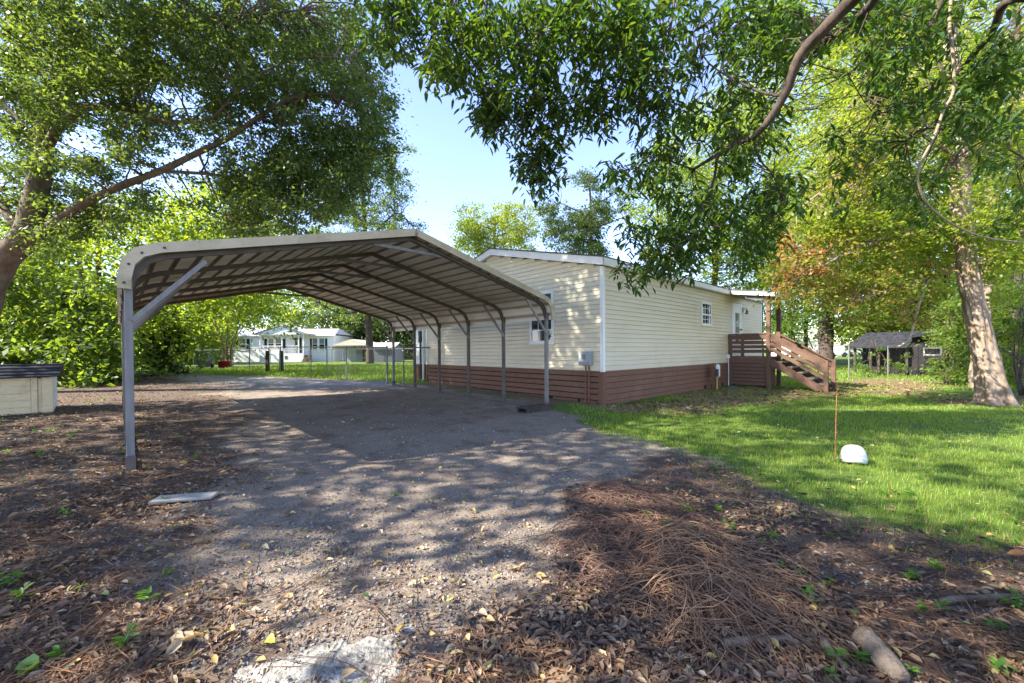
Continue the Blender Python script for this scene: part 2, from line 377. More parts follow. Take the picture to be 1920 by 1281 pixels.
def micro(x, y):
    near = np.clip(1 - (np.hypot(x, y) - 8) / 8, 0, 1)
    return ((fnoise(x * 1.3, y * 1.3, 51) - .5) * .05 + (fnoise(x * 6, y * 6, 52, 3) - .5) * .022) * near
def gz(x, y): return gh(x, y) + micro(x, y)
def axis(lo, d0, d1, hi, step):
    a = list(np.arange(d0, d1, step)); s = step; v = d1
    while v < hi: a.append(v); s *= 1.16; v += s
    a.append(hi); s = step; v = d0; b = []
    while v > lo: s *= 1.16; v -= s; b.append(max(v, lo))
    return np.array(sorted(set(b)) + a)
gx = axis(-900, -9, 12, 900, .1); gy = axis(-60, .4, 13, 1200, .1)
GX, GY = np.meshgrid(gx, gy); GZ = gz(GX, GY)
V = np.stack([GX.ravel(), GY.ravel(), GZ.ravel()], 1); nx, ny = len(gx), len(gy)
I = (np.arange(ny - 1)[:, None] * nx + np.arange(nx - 1)[None, :]).ravel()
m = bpy.data.materials.new('ground'); m.use_nodes = True; MATS['ground'] = m
def ground_material(m):
    n = m.node_tree; N = n.nodes; L = n.links; p = N['Principled BSDF']; p.inputs['Roughness'].default_value = .95; p.inputs['Specular IOR Level'].default_value = .15
    tc = N.new('ShaderNodeTexCoord')
    def noise(sc, det=6, rough=.6):
        k = N.new('ShaderNodeTexNoise'); k.inputs['Scale'].default_value = sc; k.inputs['Detail'].default_value = det; k.inputs['Roughness'].default_value = rough
        L.new(tc.outputs['Object'], k.inputs[0]); return k.outputs[0]
    def ramp(src, stops):
        r = N.new('ShaderNodeValToRGB'); e = r.color_ramp.elements
        while len(e) < len(stops): e.new(.5)
        for i, (pos, c) in enumerate(stops): e[i].position = pos; e[i].color = (*c, 1) if hasattr(c, '__len__') else (c, c, c, 1)
        L.new(src, r.inputs[0]); return r.outputs[0]
    def mix(f, a, b, bt='MIX'):
        x = N.new('ShaderNodeMix'); x.data_type = 'RGBA'; x.blend_type = bt
        if hasattr(f, 'node'): L.new(f, x.inputs[0])
        else: x.inputs[0].default_value = f
        for k, q in ((6, a), (7, b)):
            if hasattr(q, 'node'): L.new(q, x.inputs[k])
            else: x.inputs[k].default_value = (*q, 1)
        return x.outputs[2]
    def attr(nm, sc=9, amt=.9):
        a = N.new('ShaderNodeAttribute'); a.attribute_name = nm
        s = N.new('ShaderNodeMath'); s.operation = 'SUBTRACT'; L.new(noise(sc, 8, .75), s.inputs[0]); s.inputs[1].default_value = .5
        q = N.new('ShaderNodeMath'); q.operation = 'MULTIPLY_ADD'; L.new(s.outputs[0], q.inputs[0]); q.inputs[1].default_value = amt; L.new(a.outputs['Fac'], q.inputs[2])
        r = ramp(q.outputs[0], [(.36, 0.), (.64, 1.)]); return r
    soil = mix(.6, ramp(noise(1.1, 8), [(.3, (.18, .142, .108)), (.7, (.335, .28, .225))]), ramp(noise(60, 6, .85), [(.36, (.070, .053, .040)), (.50, (.215, .174, .140)), (.60, (.34, .285, .235)), (.70, (.58, .515, .435))]))
    lit = mix(.6, ramp(noise(2.2, 8), [(.3, (.075, .055, .045)), (.7, (.150, .110, .085))]), ramp(noise(48, 7, .85), [(.36, (.032, .024, .020)), (.5, (.115, .082, .062)), (.60, (.21, .155, .115)), (.70, (.38, .30, .22))]))
    lawn = mix(.55, ramp(noise(.9, 8), [(.3, (.065, .120, .020)), (.7, (.14, .185, .034))]), ramp(noise(30, 6, .8), [(.3, (.028, .055, .012)), (.5, (.085, .145, .022)), (.72, (.15, .19, .04))]))
    dry = mix(.55, ramp(noise(1.6, 8), [(.3, (.13, .085, .05)), (.7, (.22, .16, .085))]), ramp(noise(26, 6, .8), [(.3, (.05, .035, .024)), (.5, (.16, .11, .06)), (.72, (.30, .23, .14))]))
    drv = mix(.5, ramp(noise(.8, 8), [(.3, (.17, .155, .145)), (.7, (.29, .27, .25))]), ramp(noise(40, 6, .8), [(.32, (.09, .08, .075)), (.5, (.24, .22, .20)), (.7, (.42, .39, .36))]))
    soil = mix(ramp(noise(2.6, 9, .7), [(.50, 0.), (.66, .75)]), soil, lit); c = mix(attr('litter'), soil, lit); c = mix(attr('lawn', 6, 1.0), c, lawn); c = mix(attr('dry', 5, 1.1), c, dry); c = mix(attr('drive', 4, .7), c, drv)
    L.new(c, p.inputs['Base Color'])
    b = N.new('ShaderNodeBump'); b.inputs['Strength'].default_value = .9; b.inputs['Distance'].default_value = .02; L.new(noise(32, 8, .75), b.inputs['Height']); L.new(b.outputs[0], p.inputs['Normal'])
ground_material(m)
ground = mesh_np('ground', V, np.stack([I, I + 1, I + 1 + nx, I + nx], 1), 'ground', smooth=True); tag(ground, 'bare sandy yard running into mown lawn', kind='structure')
for nm, fn in (('lawn', m_lawn), ('litter', m_litter), ('dry', m_dry), ('drive', m_drive)):
    a = ground.data.attributes.new(nm, 'FLOAT', 'POINT'); a.data.foreach_set('value', fn(V[:, 0], V[:, 1]).astype(np.float32))
def gp(x, y, dz=0): return Vector((x, y, float(gz(np.float64(x), np.float64(y))) + dz))

# ------------------------------------------------------------------ the cream mobile home
HX, HY, HB = 1.9973, 8.8887, .7487
HL, HR = 7.34, 11.11           # gable width, long side
S0, SOF = .786, 3.094
def hworld(x, y): return HX + x * math.cos(HB) - y * math.sin(HB), HY + x * math.sin(HB) + y * math.cos(HB)
def hg(x, y): return float(gz(*map(np.float64, hworld(x, y))))
house = empty('mobile_home', (HX, HY, 0), HB, 'cream vinyl sided mobile home with brown board skirting behind the carport', 'house')
core = MB().box(.03, HR - .03, .03, HL - .03, .05, SOF).extr([(.03, SOF), (HL - .03, SOF), (HL / 2, SOF + .84)], 'x', .03, HR - .03).build('inner_wall', 'siding', house)
SLOPE = .233
def zroof(y): return SOF + .03 + SLOPE * (HL / 2 - abs(y - HL / 2))   # underside of the roof at the gable
NC = 22; EX = (SOF - S0) / NC
long_wall = MB().box(.0, HR, .0, .03, S0 - .02, S0).build('long_wall', 'siding', house)
for i in range(NC):
    z = S0 + i * EX
    cuts = [.05] + [c_ for c_ in ((1.1 + 1.22 * (i * 2 % 3)) % 3.66 + 3.66 * k for k in range(4)) if .4 < c_ < HR - .4] + [HR - .03]
    for k in range(len(cuts) - 1):
        jz = random.uniform(-.0012, .0012); jd = .0012 * ((k + i) % 2)
        MB().extr([(-.004 - jd, z + EX + .004), (-.022 - jd, z + jz), (-.016 - jd, z - .008 + jz), (.02, z - .008), (.02, z + EX + .004)], 'x', cuts[k] + .0008, cuts[k + 1] + .0008).build('siding_board', 'siding', long_wall)
gable_wall = MB().box(.0, .03, .0, HL, S0 - .02, S0).build('gable_wall', 'siding', house)
i = 0
while True:
    z = S0 + i * EX; i += 1
    if z > zroof(HL / 2) - .05: break
    y0 = .05; y1 = HL - .05
    if z + EX > SOF + .02:
        k = (z + EX - SOF - .03) / SLOPE; y0 = max(y0, k - .1); y1 = HL - y0
        if y1 - y0 < .1: break
    cuts = [y0] + [c_ for c_ in ((2.9, 6.3), (1.4, 5.0), (3.7,))[i % 3] if y0 + .3 < c_ < y1 - .3] + [y1]
    for k in range(len(cuts) - 1):
        jz = random.uniform(-.0012, .0012); jd = .0012 * ((k + i) % 2)
        MB().extr([(-.004 - jd, z + EX + .004), (-.022 - jd, z + jz), (-.016 - jd, z - .008 + jz), (.02, z - .008), (.02, z + EX + .004)], 'y', cuts[k] + .0008, cuts[k + 1] + .0008).build('siding_board', 'siding', gable_wall)
for (x0, x1, y0, y1) in ((-.030, .055, -.030, .055), (HR - .055, HR + .03, -.03, .055), (-.03, .055, HL - .055, HL + .03)):
    MB().box(x0, x1, y0, y1, S0 - .03, SOF - .01).build('corner_trim', 'white_trim', house, bevel=.004)
# roof: two shingled slopes, fascia, rakes, soffit
OE, OG = .13, .14
for sgn in (0, 1):
    ya, yb = (-OE, HL / 2) if sgn == 0 else (HL + OE, HL / 2)
    za, zb = zroof(-OE) + .145, zroof(HL / 2) + .145
    za = SOF + .03 + SLOPE * (-OE) + .145
    rf = MB().hexa([(-OG - .02, ya, za), (HR + OG, ya, za), (HR + OG, yb, zb), (-OG - .02, yb, zb), (-OG - .02, ya, za + .03), (HR + OG, ya, za + .03), (HR + OG, yb, zb + .03), (-OG - .02, yb, zb + .03)]).build('roof', 'shingle', house)
    MB().box(-OG, HR + OG, min(ya, ya + (.025 if sgn == 0 else -.025)), max(ya, ya + (.025 if sgn == 0 else -.025)), za - .17, za - .002).build('fascia', 'fascia_paint', house)
    for xr in (-OG, HR + OG - .025):
        MB().hexa([(xr, ya, za - .17), (xr + .025, ya, za - .17), (xr + .025, yb, zb - .17), (xr, yb, zb - .17), (xr, ya, za - .002), (xr + .025, ya, za - .002), (xr + .025, yb, zb - .002), (xr, yb, zb - .002)]).build('rake_board', 'white_trim', house)
    MB().hexa([(-OG + .026, ya, za - .165), (HR + OG - .026, ya, za - .165), (HR + OG - .026, yb, zb - .165), (-OG + .026, yb, zb - .165), (-OG + .026, ya, za - .14), (HR + OG - .026, ya, za - .14), (HR + OG - .026, yb, zb - .14), (-OG + .026, yb, zb - .14)]).build('soffit', 'fascia_paint', house)
# skirting: brown boards with dark gaps, stepped where the ground falls
def skirt(wall_axis, length, name):
    sk = (MB().box(-.002, .028, .02, length - .02, -.3, S0 - .02) if wall_axis == 'y' else MB().box(.02, length - .02, -.002, .028, -.3, S0 - .02)).build(name, 'skirt_gap', house)
    pitch = .132
    for k in range(7):
        z1 = S0 - .024 - k * pitch; z0 = z1 - pitch + (.022 if wall_axis == 'y' else .009)
        cuts = [(.1, length - .03)]
        gmin = min(hg(0, t) if wall_axis == 'y' else hg(t, 0) for t in np.linspace(0, length, 9))
        if z1 < gmin - .02: break
        if k >= 4 and wall_axis == 'y': cuts = [(.1, .62), (.70, 1.45), (1.72, 2.7), (2.9, 3.75), (4.0, 4.9), (5.1, length - .03)] if k == 5 else cuts
        if k == 5 and wall_axis == 'x': cuts = [(.1, 5.4), (5.6, 5.95), (6.1, 6.85), (7.0, length - .03)]
        for a, b in cuts:
            mb = MB()
            prof = [(-.003, z1), (-.016 - .003 * (k % 2), z0 + .006), (-.013, z0), (.012, z0), (.012, z1)]
            mb.extr(prof, 'y' if wall_axis == 'y' else 'x', a, b)
            mb.build('board', 'skirt_wood', sk)
    return sk
skirt('y', HL, 'gable_skirting'); skirt('x', HR, 'long_skirting')
MB().box(-.034, .10, -.034, .10, -.2, S0 - .032).build('skirt_corner_post', 'skirt_wood', house, bevel=.004)
MB().box(-.034, .04, HL - .06, HL + .034, -.1, S0 - .032).build('skirt_corner_post', 'skirt_wood', house, bevel=.004)
# window in the gable wall (two sashes with grilles)
def window(parent, axis, a0, a1, z0, z1, cols=3, curtain=True):
    """axis 'y': in the gable wall (plane x=0); 'x': in the long wall (plane y=0)"""
    def bx(m, p0, p1, q0, q1, d0, d1):
        if axis == 'y': m.box(-d1, -d0, p0, p1, q0, q1)
        else: m.box(p0, p1, -d1, -d0, q0, q1)
        return m
    w = bx(MB(), a0 + .05, a1 - .05, z0 + .05, z1 - .05, .024, .034).build('window', 'glass', parent)
    fr = MB()
    for r in ((a0, a1, z0, z0 + .06), (a0, a1, z1 - .06, z1), (a0, a0 + .06, z0 + .06, z1 - .06), (a1 - .06, a1, z0 + .06, z1 - .06)): bx(fr, *r, .0, .052)
    fr.build('frame', 'white_trim', w)
    zm = (z0 + z1) / 2 - .03
    bx(MB(), a0 + .06, a1 - .06, zm - .025, zm + .025, .02, .050).build('meeting_rail', 'white_trim', w)
    for i in range(1, cols):
        x = a0 + .06 + (a1 - a0 - .12) * i / cols
        bx(MB(), x - .008, x + .008, z0 + .06, z1 - .06, .034, .040).build('muntin', 'white_trim', w)
    for z in ((z0 + zm) / 2 + .02, (z1 + zm) / 2): bx(MB(), a0 + .06, a1 - .06, z - .008, z + .008, .0345, .0405).build('muntin', 'white_trim', w)
    bx(MB(), a0 - .03, a1 + .03, z0 - .03, z0 - .002, .0, .066).build('sill', 'white_trim', w)
    return w
window(house, 'y', 1.40, 2.20, 1.42, 2.70)
window(house, 'x', 5.16, 5.92, 1.98, 2.70)
# door on the porch and the wall lamp
d = MB().box(7.84, 8.60, -.045, -.012, .99, 2.74).build('door', 'white_trim', house)
MB().box(7.74, 7.84, -.055, .0, .99, 2.84).box(8.60, 8.70, -.055, .0, .99, 2.84).box(7.84, 8.60, -.055, .0, 2.74, 2.84).build('door_frame', 'white_trim', house)
MB().box(8.05, 8.44, -.050, -.046, 1.45, 2.52).build('pane', 'glass', d)
for k in (1, 2): MB().box(8.05 + .13 * k - .008, 8.05 + .13 * k + .008, -.056, -.0505, 1.45, 2.52).build('muntin', 'white_trim', d)
for z in (1.80, 2.16): MB().box(8.05, 8.44, -.0565, -.051, z - .008, z + .008).build('muntin', 'white_trim', d)
MB().tube([(8.53, -.046, 1.93), (8.53, -.10, 1.93)], [.028, .034], 10).build('handle', 'dark_metal', d)
lm = MB().box(8.86, 8.98, -.05, -.012, 2.60, 2.74).build('wall_lamp', 'lamp_brass', house, bevel=.008)
MB().tube([(8.92, -.05, 2.70), (8.92, -.13, 2.72), (8.92, -.15, 2.66)], .012, 6).tube([(8.92, -.15, 2.66), (8.92, -.15, 2.50)], [.045, .06], 8).build('lamp_shade', 'glass_pale', lm)
# grey utility box with two conduits near the corner
ub = MB().box(-.15, -.02, .24, .56, .90, 1.21).build('utility_box', 'box_grey', house, bevel=.012)
MB().box(-.165, -.151, .27, .53, .95, 1.17).build('cover', 'box_grey', ub, bevel=.004)
MB().box(-.172, -.166, .34, .46, 1.03, 1.14).build('plate', 'galv', ub)
for y in (.33, .42): MB().tube([(-.06, y, .90), (-.06, y, .70), (-.055, y + .02, .0), (-.055, y + .02, -.1)], .017, 8).build('conduit', 'rust_pipe', ub)
# chimney like white chase and pipes at the far corner
ch = MB().box(-.02, .42, HL + .50, HL + .80, S0 - .03, SOF + .02).build('vent_chase', 'white_trim', house, bevel=.006)
MB().box(-.05, .45, HL + .46, HL + .84, -.05, S0 - .032).build('chase_base', 'skirt_wood', ch)
MB().tube([(-.06, HL + .16, SOF - .05), (-.06, HL + .16, .25), (-.16, HL + .12, .2)], .032, 8).build('downspout', 'pvc', house)
MB().tube([(-.05, HL + .36, 1.9), (-.05, HL + .36, .2)], .03, 6).box(-.10, .0, HL + .30, HL + .42, 1.55, 1.95).build('meter_pipe', 'dark_metal', house)

# ------------------------------------------------------------------ porch with stair
PX0, PX1, PY = 7.46, 8.64, -1.22
wx, wy = hworld(8.05, -.7)
porch = empty('porch', (wx, wy, 0), HB, 'brown painted wooden porch with slatted railing, stair and white edged roof', 'porch')
def L(x, y): return x - 8.05, y + .7
def pbox(x0, x1, y0, y1, z0, z1): a, b = L(x0, y0); c, d = L(x1, y1); return MB().box(a, c, b, d, z0, z1)
def pbar(a, b, w, h, up=(0, 0, 1)):
    return MB().bar((*L(a[0], a[1]), a[2]), (*L(b[0], b[1]), b[2]), w, h, up)
DZ = .98
for k in range(9):
    y1 = -.06 - k * .13; pbox(PX0 - .02, PX1 + .02, y1 - .124, y1, DZ - .04, DZ - .003 * (k % 2)).build('deck_board', 'porch_wood', porch)
pbox(PX0 - .02, PX0 + .02, PY + .06, -.05, DZ - .21, DZ - .043).build('rim_joist', 'porch_wood', porch)
pbox(PX0 + .02, PX1 - .02, PY + .062, PY + .10, DZ - .21, DZ - .043).build('rim_joist', 'porch_wood', porch)
sk = pbox(PX0 + .012, PX0 + .02, PY + .06, -.05, 0, DZ - .22).build('under_skirting', 'skirt_gap', porch)
for k in range(6):
    z = .03 + k * .122; pbox(PX0 - .016, PX0 + .010, PY + .06, -.05, z, z + .105).build('board', 'porch_wood', sk)
sk2 = pbox(PX0 + .03, PX1 - .05, PY + .110, PY + .118, 0, DZ - .22).build('under_skirting', 'skirt_gap', porch)
for k in range(6):
    z = .03 + k * .122; pbox(PX0 + .06, PX1 - .06, PY + .082, PY + .108, z, z + .105).build('board', 'porch_wood', sk2)
g0 = -.12
def post(x, y, z1, w=.10): return pbox(x - w / 2, x + w / 2, y - w / 2, y + w / 2, g0 - .1, z1).build('post', 'porch_wood', porch, bevel=.006)
post(PX0, PY, 2.86, .12); post(PX1, PY, 2.86, .12); post(PX0 + .02, -.07, 1.72, .09)
pbox(PX0 - .02, PX0 + .03, -.50, -.41, DZ, 1.60).build('baluster', 'porch_wood', porch)
for side in (PX0, PX1):
    o = -.022 if side == PX0 else .022
    y_in = -.03 if side == PX0 else -.03
    for z, h in ((1.63, .15), (1.455, .105), (1.305, .105), (1.155, .105)):
        pbox(min(side + o, side + o * 2.4), max(side + o, side + o * 2.4), PY + .061, y_in, z - h / 2, z + h / 2).build('rail_board', 'porch_wood', porch)
    pbox(side - .07, side + .07, PY + .061, y_in, 1.712, 1.75).build('rail_cap', 'porch_wood', porch)
    # stair side: slanted boards down to a newel
    NY = -2.68
    for dz, h in ((.62, .14), (.44, .105), (.26, .105)):
        pbar((side + o * 1.5, PY - .06, DZ + dz), (side + o * 1.5, NY, .10 + dz), .03, h).build('stair_rail', 'porch_wood', porch)
    pbar((side, PY - .06, DZ + .735), (side, NY, .10 + .735), .13, .035).build('rail_cap', 'porch_wood', porch)
    pbar((side, PY - .06, DZ - .16), (side, NY + .05, -.02), .04, .22).build('stringer', 'porch_wood', porch)
    n_ = post(side, NY - .03, .88, .11)
for k in range(5):
    y = PY - .10 - k * .27; z = DZ - .165 - k * .165
    pbox(PX0 + .022, PX1 - .022, y - .27, y, z - .038, z).build('tread', 'porch_wood', porch)
    pbox(PX0 + .10, PX1 - .10, y - .262, y - .03, z + .001, z + .012).build('tread_mat', 'tread_mat', porch)
# roof over the porch
RY = PY - .30; RX0, RX1 = PX0 - .18, PX1 + .2
def slab(x0, x1, y0, y1, za, zb, t, name, mt):
    a, b = L(x0, y0); c, d = L(x1, y1)
    return MB().hexa([(a, b, za), (c, b, za), (c, d, zb), (a, d, zb), (a, b, za + t), (c, b, za + t), (c, d, zb + t), (a, d, zb + t)]).build(name, mt, porch)
slab(RX0 + .03, RX1 - .03, RY + .03, -.16, 2.94, 3.145, .08, 'roof_deck', 'porch_wood')
slab(RX0 - .02, RX1 + .02, RY - .02, -.145, 3.022, 3.228, .03, 'roof', 'shingle')
slab(RX0, RX0 + .025, RY, -.16, 2.89, 3.10, .13, 'fascia', 'white_trim'); slab(RX1 - .025, RX1, RY, -.16, 2.89, 3.10, .13, 'fascia', 'white_trim')
slab(RX0 + .026, RX1 - .026, RY, RY + .025, 2.89, 2.893, .125, 'fascia', 'white_trim')
pbox(PX0 - .1, PX1 + .1, PY - .05, PY + .05, 2.861, 2.945).build('beam', 'porch_wood', porch)
pbox(PX0 - .025, PX0 + .025, PY - .088, PY - .062, 2.72, 2.92).build('post_bracket', 'white_trim', porch)

# ------------------------------------------------------------------ steel carport
CX, CY, CA = .6973, 8.1945, .771
CW, CB = 6.14, 1.274
cp = empty('carport', (CX, CY, 0), CA, 'open sided steel carport with beige ribbed roof over the bare yard', 'carport')
HWD = CW / 2
def cworld(x, y): return CX + x * math.cos(CA) - y * math.sin(CA), CY + x * math.sin(CA) + y * math.cos(CA)
def cg(x, y): return float(gz(*map(np.float64, cworld(x, y))))
TZ, TT = 3.00, .25
def half_profile(o, zb, xo=0):
    """right half from bottom of the side up round the eave bend to the ridge, inset o; x measured from the middle"""
    sec = math.sqrt(1 + TT * TT); xr = HWD + .045 - o; zr = TZ - o * sec
    zc = zr - xr * TT; r = .30
    c = Vector((xr, zc)); a = Vector((xr, zc - r)); b = Vector((xr - r * .97, zc + r * TT * .97))
    pts = [Vector((xr, zb))]
    for t in (0, .34, .66, 1): pts.append(a * (1 - t) ** 2 + c * 2 * t * (1 - t) + b * t * t)
    pts.append(Vector((0, zr))); return pts
def full_profile(o, zb):
    h = half_profile(o, zb); return [Vector((-p.x, p.y)) for p in h][:-1] + h[::-1]
def swept_bar(path, y0, y1, t, name, mt, parent):
    """closed strip following a path in x-z; t is thickness inward"""
    n = len(path); inner = []
    for i in range(n):
        d = (path[min(i + 1, n - 1)] - path[max(i - 1, 0)]).normalized()
        if 0 < i < n - 1:
            d1 = (path[i] - path[i - 1]).normalized(); d2 = (path[i + 1] - path[i]).normalized(); d = (d1 + d2).normalized(); k = 1 / max(.5, d.dot(d1))
        else: k = 1
        inner.append(path[i] + Vector((d.y, -d.x)) * t * k)
    mb = MB(); P = lambda q, y: (q.x - HWD, y, q.y)
    for i in range(n - 1):
        mb.hexa([P(path[i], y0), P(path[i + 1], y0), P(path[i + 1], y1), P(path[i], y1), P(inner[i], y0), P(inner[i + 1], y0), P(inner[i + 1], y1), P(inner[i], y1)])
    return mb.build(name, mt, parent)
# frames: leg, bow, knee braces, ridge brace
for i in range(6):
    y = i * CB; front = i == 0
    for sx in (0, -CW):
        gl = cg(sx, y)
        MB().box(sx - .031, sx + .031, y - .031, y + .031, gl + (.08 if (i == 0 and sx == 0) else -.02), 1.99).build('leg', 'galv' if (front or i == 5) else 'galv_dull', cp, bevel=.003)
        MB().box(sx - .036, sx + .036, y - .036, y + .036, gl + (.06 if (i == 0 and sx == 0) else .0), gl + .15).build('foot', 'galv_dull', cp)
        s = -1 if sx == 0 else 1
        MB().bar((sx + s * .02, y - .036, 1.56), (sx + s * .60, y - .036, 2.205 + .60 * TT - .14), .028, .045, (1, 0, 0)).build('knee_brace', 'galv', cp)
    path = [p for p in full_profile(.045, 1.93)]
    swept_bar(path, y - .029, y + .029, .058, 'bow', 'galv_dull', cp)
    zr = TZ - .10 - .58 * TT
    MB().bar((-HWD - .58, y + .034, zr), (-HWD + .58, y + .034, zr), .03, .045).build('ridge_brace', 'galv', cp)
for sx in (0, -CW):
    for i in range(5):
        a, b = cg(sx, i * CB), cg(sx, (i + 1) * CB)
        MB().bar((sx, i * CB + .04, a + .03), (sx, (i + 1) * CB - .04, b + .03), .05, .05).build('base_rail', 'galv_dull', cp)
# ribbed sheets running the length of the roof, a lap every four ribs
path = full_profile(.0, 1.862)
dist = [0]
for a, b in zip(path[:-1], path[1:]): dist.append(dist[-1] + (b - a).length)
def at_s(s):
    s = min(max(s, 0), dist[-1])
    for k in range(len(path) - 1):
        if s <= dist[k + 1] or k == len(path) - 2:
            t = (s - dist[k]) / (dist[k + 1] - dist[k]); d = (path[k + 1] - path[k]).normalized()
            return path[k].lerp(path[k + 1], t), Vector((-d.y, d.x))
PITCH_R = dist[-1] / 32; y0, y1 = -.14, 5 * CB + .14
for sh in range(8):
    prof = []
    for rb in range(4):
        c = (sh * 4 + rb) * PITCH_R
        for ds, hh in ((0, 0), (PITCH_R * .5 - .034, 0), (PITCH_R * .5 - .026, .040), (PITCH_R * .5 + .026, .040), (PITCH_R * .5 + .034, 0)):
            s = c + ds; prof.append((s, hh))
    prof.append((((sh + 1) * 4) * PITCH_R + .02, .002))
    brk = [x for x in dist if prof[0][0] < x < prof[-1][0] - .02]
    hts = prof + [(b_, 0) for b_ in brk if not any(abs(b_ - q[0]) < .035 for q in prof)]
    hts.sort(); pts = []
    for s, hh in hts:
        p, nrm = at_s(s); pts.append(p + nrm * hh)
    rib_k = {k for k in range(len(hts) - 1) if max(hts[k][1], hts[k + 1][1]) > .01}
    mb = MB(); n = len(pts); ys = [y0, (y0 * 2 + y1) / 3, (y0 + 2 * y1) / 3, y1]
    for t_, flip in ((0, 0), (.0012, 1)):
        for p in pts:
            for yy in ys: mb.v.append((p.x - HWD, yy, p.y + t_ * 2))
        base = 0 if not flip else n * 4
        for k in range(n - 1):
            for j in range(3):
                q = [base + k * 4 + j, base + (k + 1) * 4 + j, base + (k + 1) * 4 + j + 1, base + k * 4 + j + 1]; mb.f.append(tuple(q[::-1] if flip else q))
    me_ = bpy.data.meshes.new('roof_sheet'); me_.from_pydata(mb.v, [], mb.f); me_.materials.append(MATS['tin_under']); me_.materials.append(MATS['tin_rib_shade'])
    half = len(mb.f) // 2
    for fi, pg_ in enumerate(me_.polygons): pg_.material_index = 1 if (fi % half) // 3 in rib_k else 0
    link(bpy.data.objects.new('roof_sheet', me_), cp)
# beige edge trim on both gable ends, in overlapping pieces
tp = full_profile(-.036, 1.855)
for yy in (y0 - .028, y1 + .002):
    for k in range(len(tp) - 1):
        a, b = tp[k], tp[k + 1]; Lk = (b - a).length; parts = 2 if Lk > 2 else 1
        for q in range(parts):
            pa, pb = a.lerp(b, q / parts), a.lerp(b, (q + 1) / parts); d = (pb - pa).normalized(); nn = Vector((d.y, -d.x))
            pa = pa - d * .006; pb = pb + d * .006; P = lambda v, y_: (v.x - HWD, y_, v.y); jit = .002 * ((k + q) % 2)
            MB().hexa([P(pa, yy - jit), P(pb, yy - jit), P(pb, yy + .024), P(pa, yy + .024), P(pa + nn * .10, yy - jit), P(pb + nn * .10, yy - jit), P(pb + nn * .10, yy + .024), P(pa + nn * .10, yy + .024)]).build('edge_trim', 'tin_trim', cp)
# bolts at the trim joints of the near end
for k in (1, 2, 3, 4):
    p = tp[k]; MB().tube([(p.x - HWD + .05, y0 - .038, p.y - .045), (p.x - HWD + .05, y0 - .028, p.y - .045)], .012, 8).build('bolt', 'dark_metal', cp)

# wooden plank box under the near right leg
gw = cg(-.3, .0)
wx, wy = cworld(-.28, .02)
pk = empty('leg_support', (wx, wy, gw), CA, 'low dark timber frame under the near right carport leg', 'timber')
MB().box(-.38, .38, -.11, -.07, -.02, .075).build('plank', 'dark_plank', pk, bevel=.004)
MB().box(-.38, .38, .13, .17, -.02, .075).build('plank', 'dark_plank', pk, bevel=.004)
MB().box(-.42, .40, -.13, .0, .078, .10).build('plank', 'dark_plank', pk, bevel=.004)
MB().box(-.40, .42, .02, .18, .078, .098).build('plank', 'dark_plank', pk, bevel=.004)

# ------------------------------------------------------------------ small things in the yard
def dog_house():
    p = on_ground(97, 773); rz = math.radians(46)
    o = empty('dog_house', (p.x, p.y, p.z - .02), rz, 'low cream board dog house with dark metal roof at the left edge', 'dog house')
    w, dp, h = 2.3, 1.0, .64      # runs to -x
    MB().box(-w + .02, -.02, .02, dp - .02, 0, h).build('inner_wall', 'cream_box', o)
    for k in range(5):
        z = .02 + k * .122
        MB().extr([(-.002, z + .118), (-.014, z), (.01, z), (.01, z + .118)], 'x', -.88, -.24).build('board', 'cream_box', o)
        MB().extr([(-.002, z + .118), (-.010, z), (.01, z), (.01, z + .118)], 'x', -.155, -.115).build('board', 'cream_box', o)
        MB().extr([(-.002, z + .118), (-.014, z), (.01, z), (.01, z + .118)], 'x', -w + .1, -1.0).build('board', 'cream_box', o)
        MB().extr([(.002, z + .118), (.016, z), (-.01, z), (-.01, z + .118)], 'y', .04, dp - .02).build('board', 'plastic_white', o)
    for x0, x1 in ((-.112, .02), (-.235, -.16), (-.985, -.89), (-w, -w + .1)): MB().box(x0, x1, -.028, .015, -.01, h + .01).build('corner_board', 'cream_box', o, bevel=.004)
    MB().box(-.885, -.24, -.024, .01, h - .03, h + .01).build('top_board', 'cream_box', o)
    MB().box(.0, .028, .90, dp, 0, h).build('corner_board', 'plastic_white', o)
    rf = MB().hexa([(-w - .1, -.14, h + .02), (.10, -.14, h + .02), (.13, dp * .5, h + .22), (-w - .1, dp * .5, h + .22), (-w - .1, -.14, h + .04), (.10, -.14, h + .04), (.13, dp * .5, h + .245), (-w - .1, dp * .5, h + .245)])
    rf.hexa([(-w - .1, dp + .14, h + .02), (.10, dp + .14, h + .02), (.13, dp * .5 + .002, h + .22), (-w - .1, dp * .5 + .002, h + .22), (-w - .1, dp + .14, h + .04), (.10, dp + .14, h + .04), (.13, dp * .5 + .002, h + .245), (-w - .1, dp * .5 + .002, h + .245)])
    r = rf.build('roof', 'tin_roof_dark', o)
    for k in range(4):
        t = (k + .5) / 4; y = -.14 + t * (dp * .5 + .14); z = h + .04 + t * .205
        MB().bar((-w - .1, y, z + .008), (.105 + .02 * t, y, z + .008), .03, .018).build('roof_rib', 'tin_roof_dark', r)
    MB().extr([(.0, h + .005), (dp, h + .005), (dp / 2, h + .2)], 'x', -.05, -.02).build('gable_board', 'plastic_white', o)
    MB().tube([(.1, -.12, h + .03), (.25, -.16, h - .0), (.36, -.15, h + .06)], [.015, .01, .006], 5).build('gutter_tip', 'black_plastic', r)
dog_house()

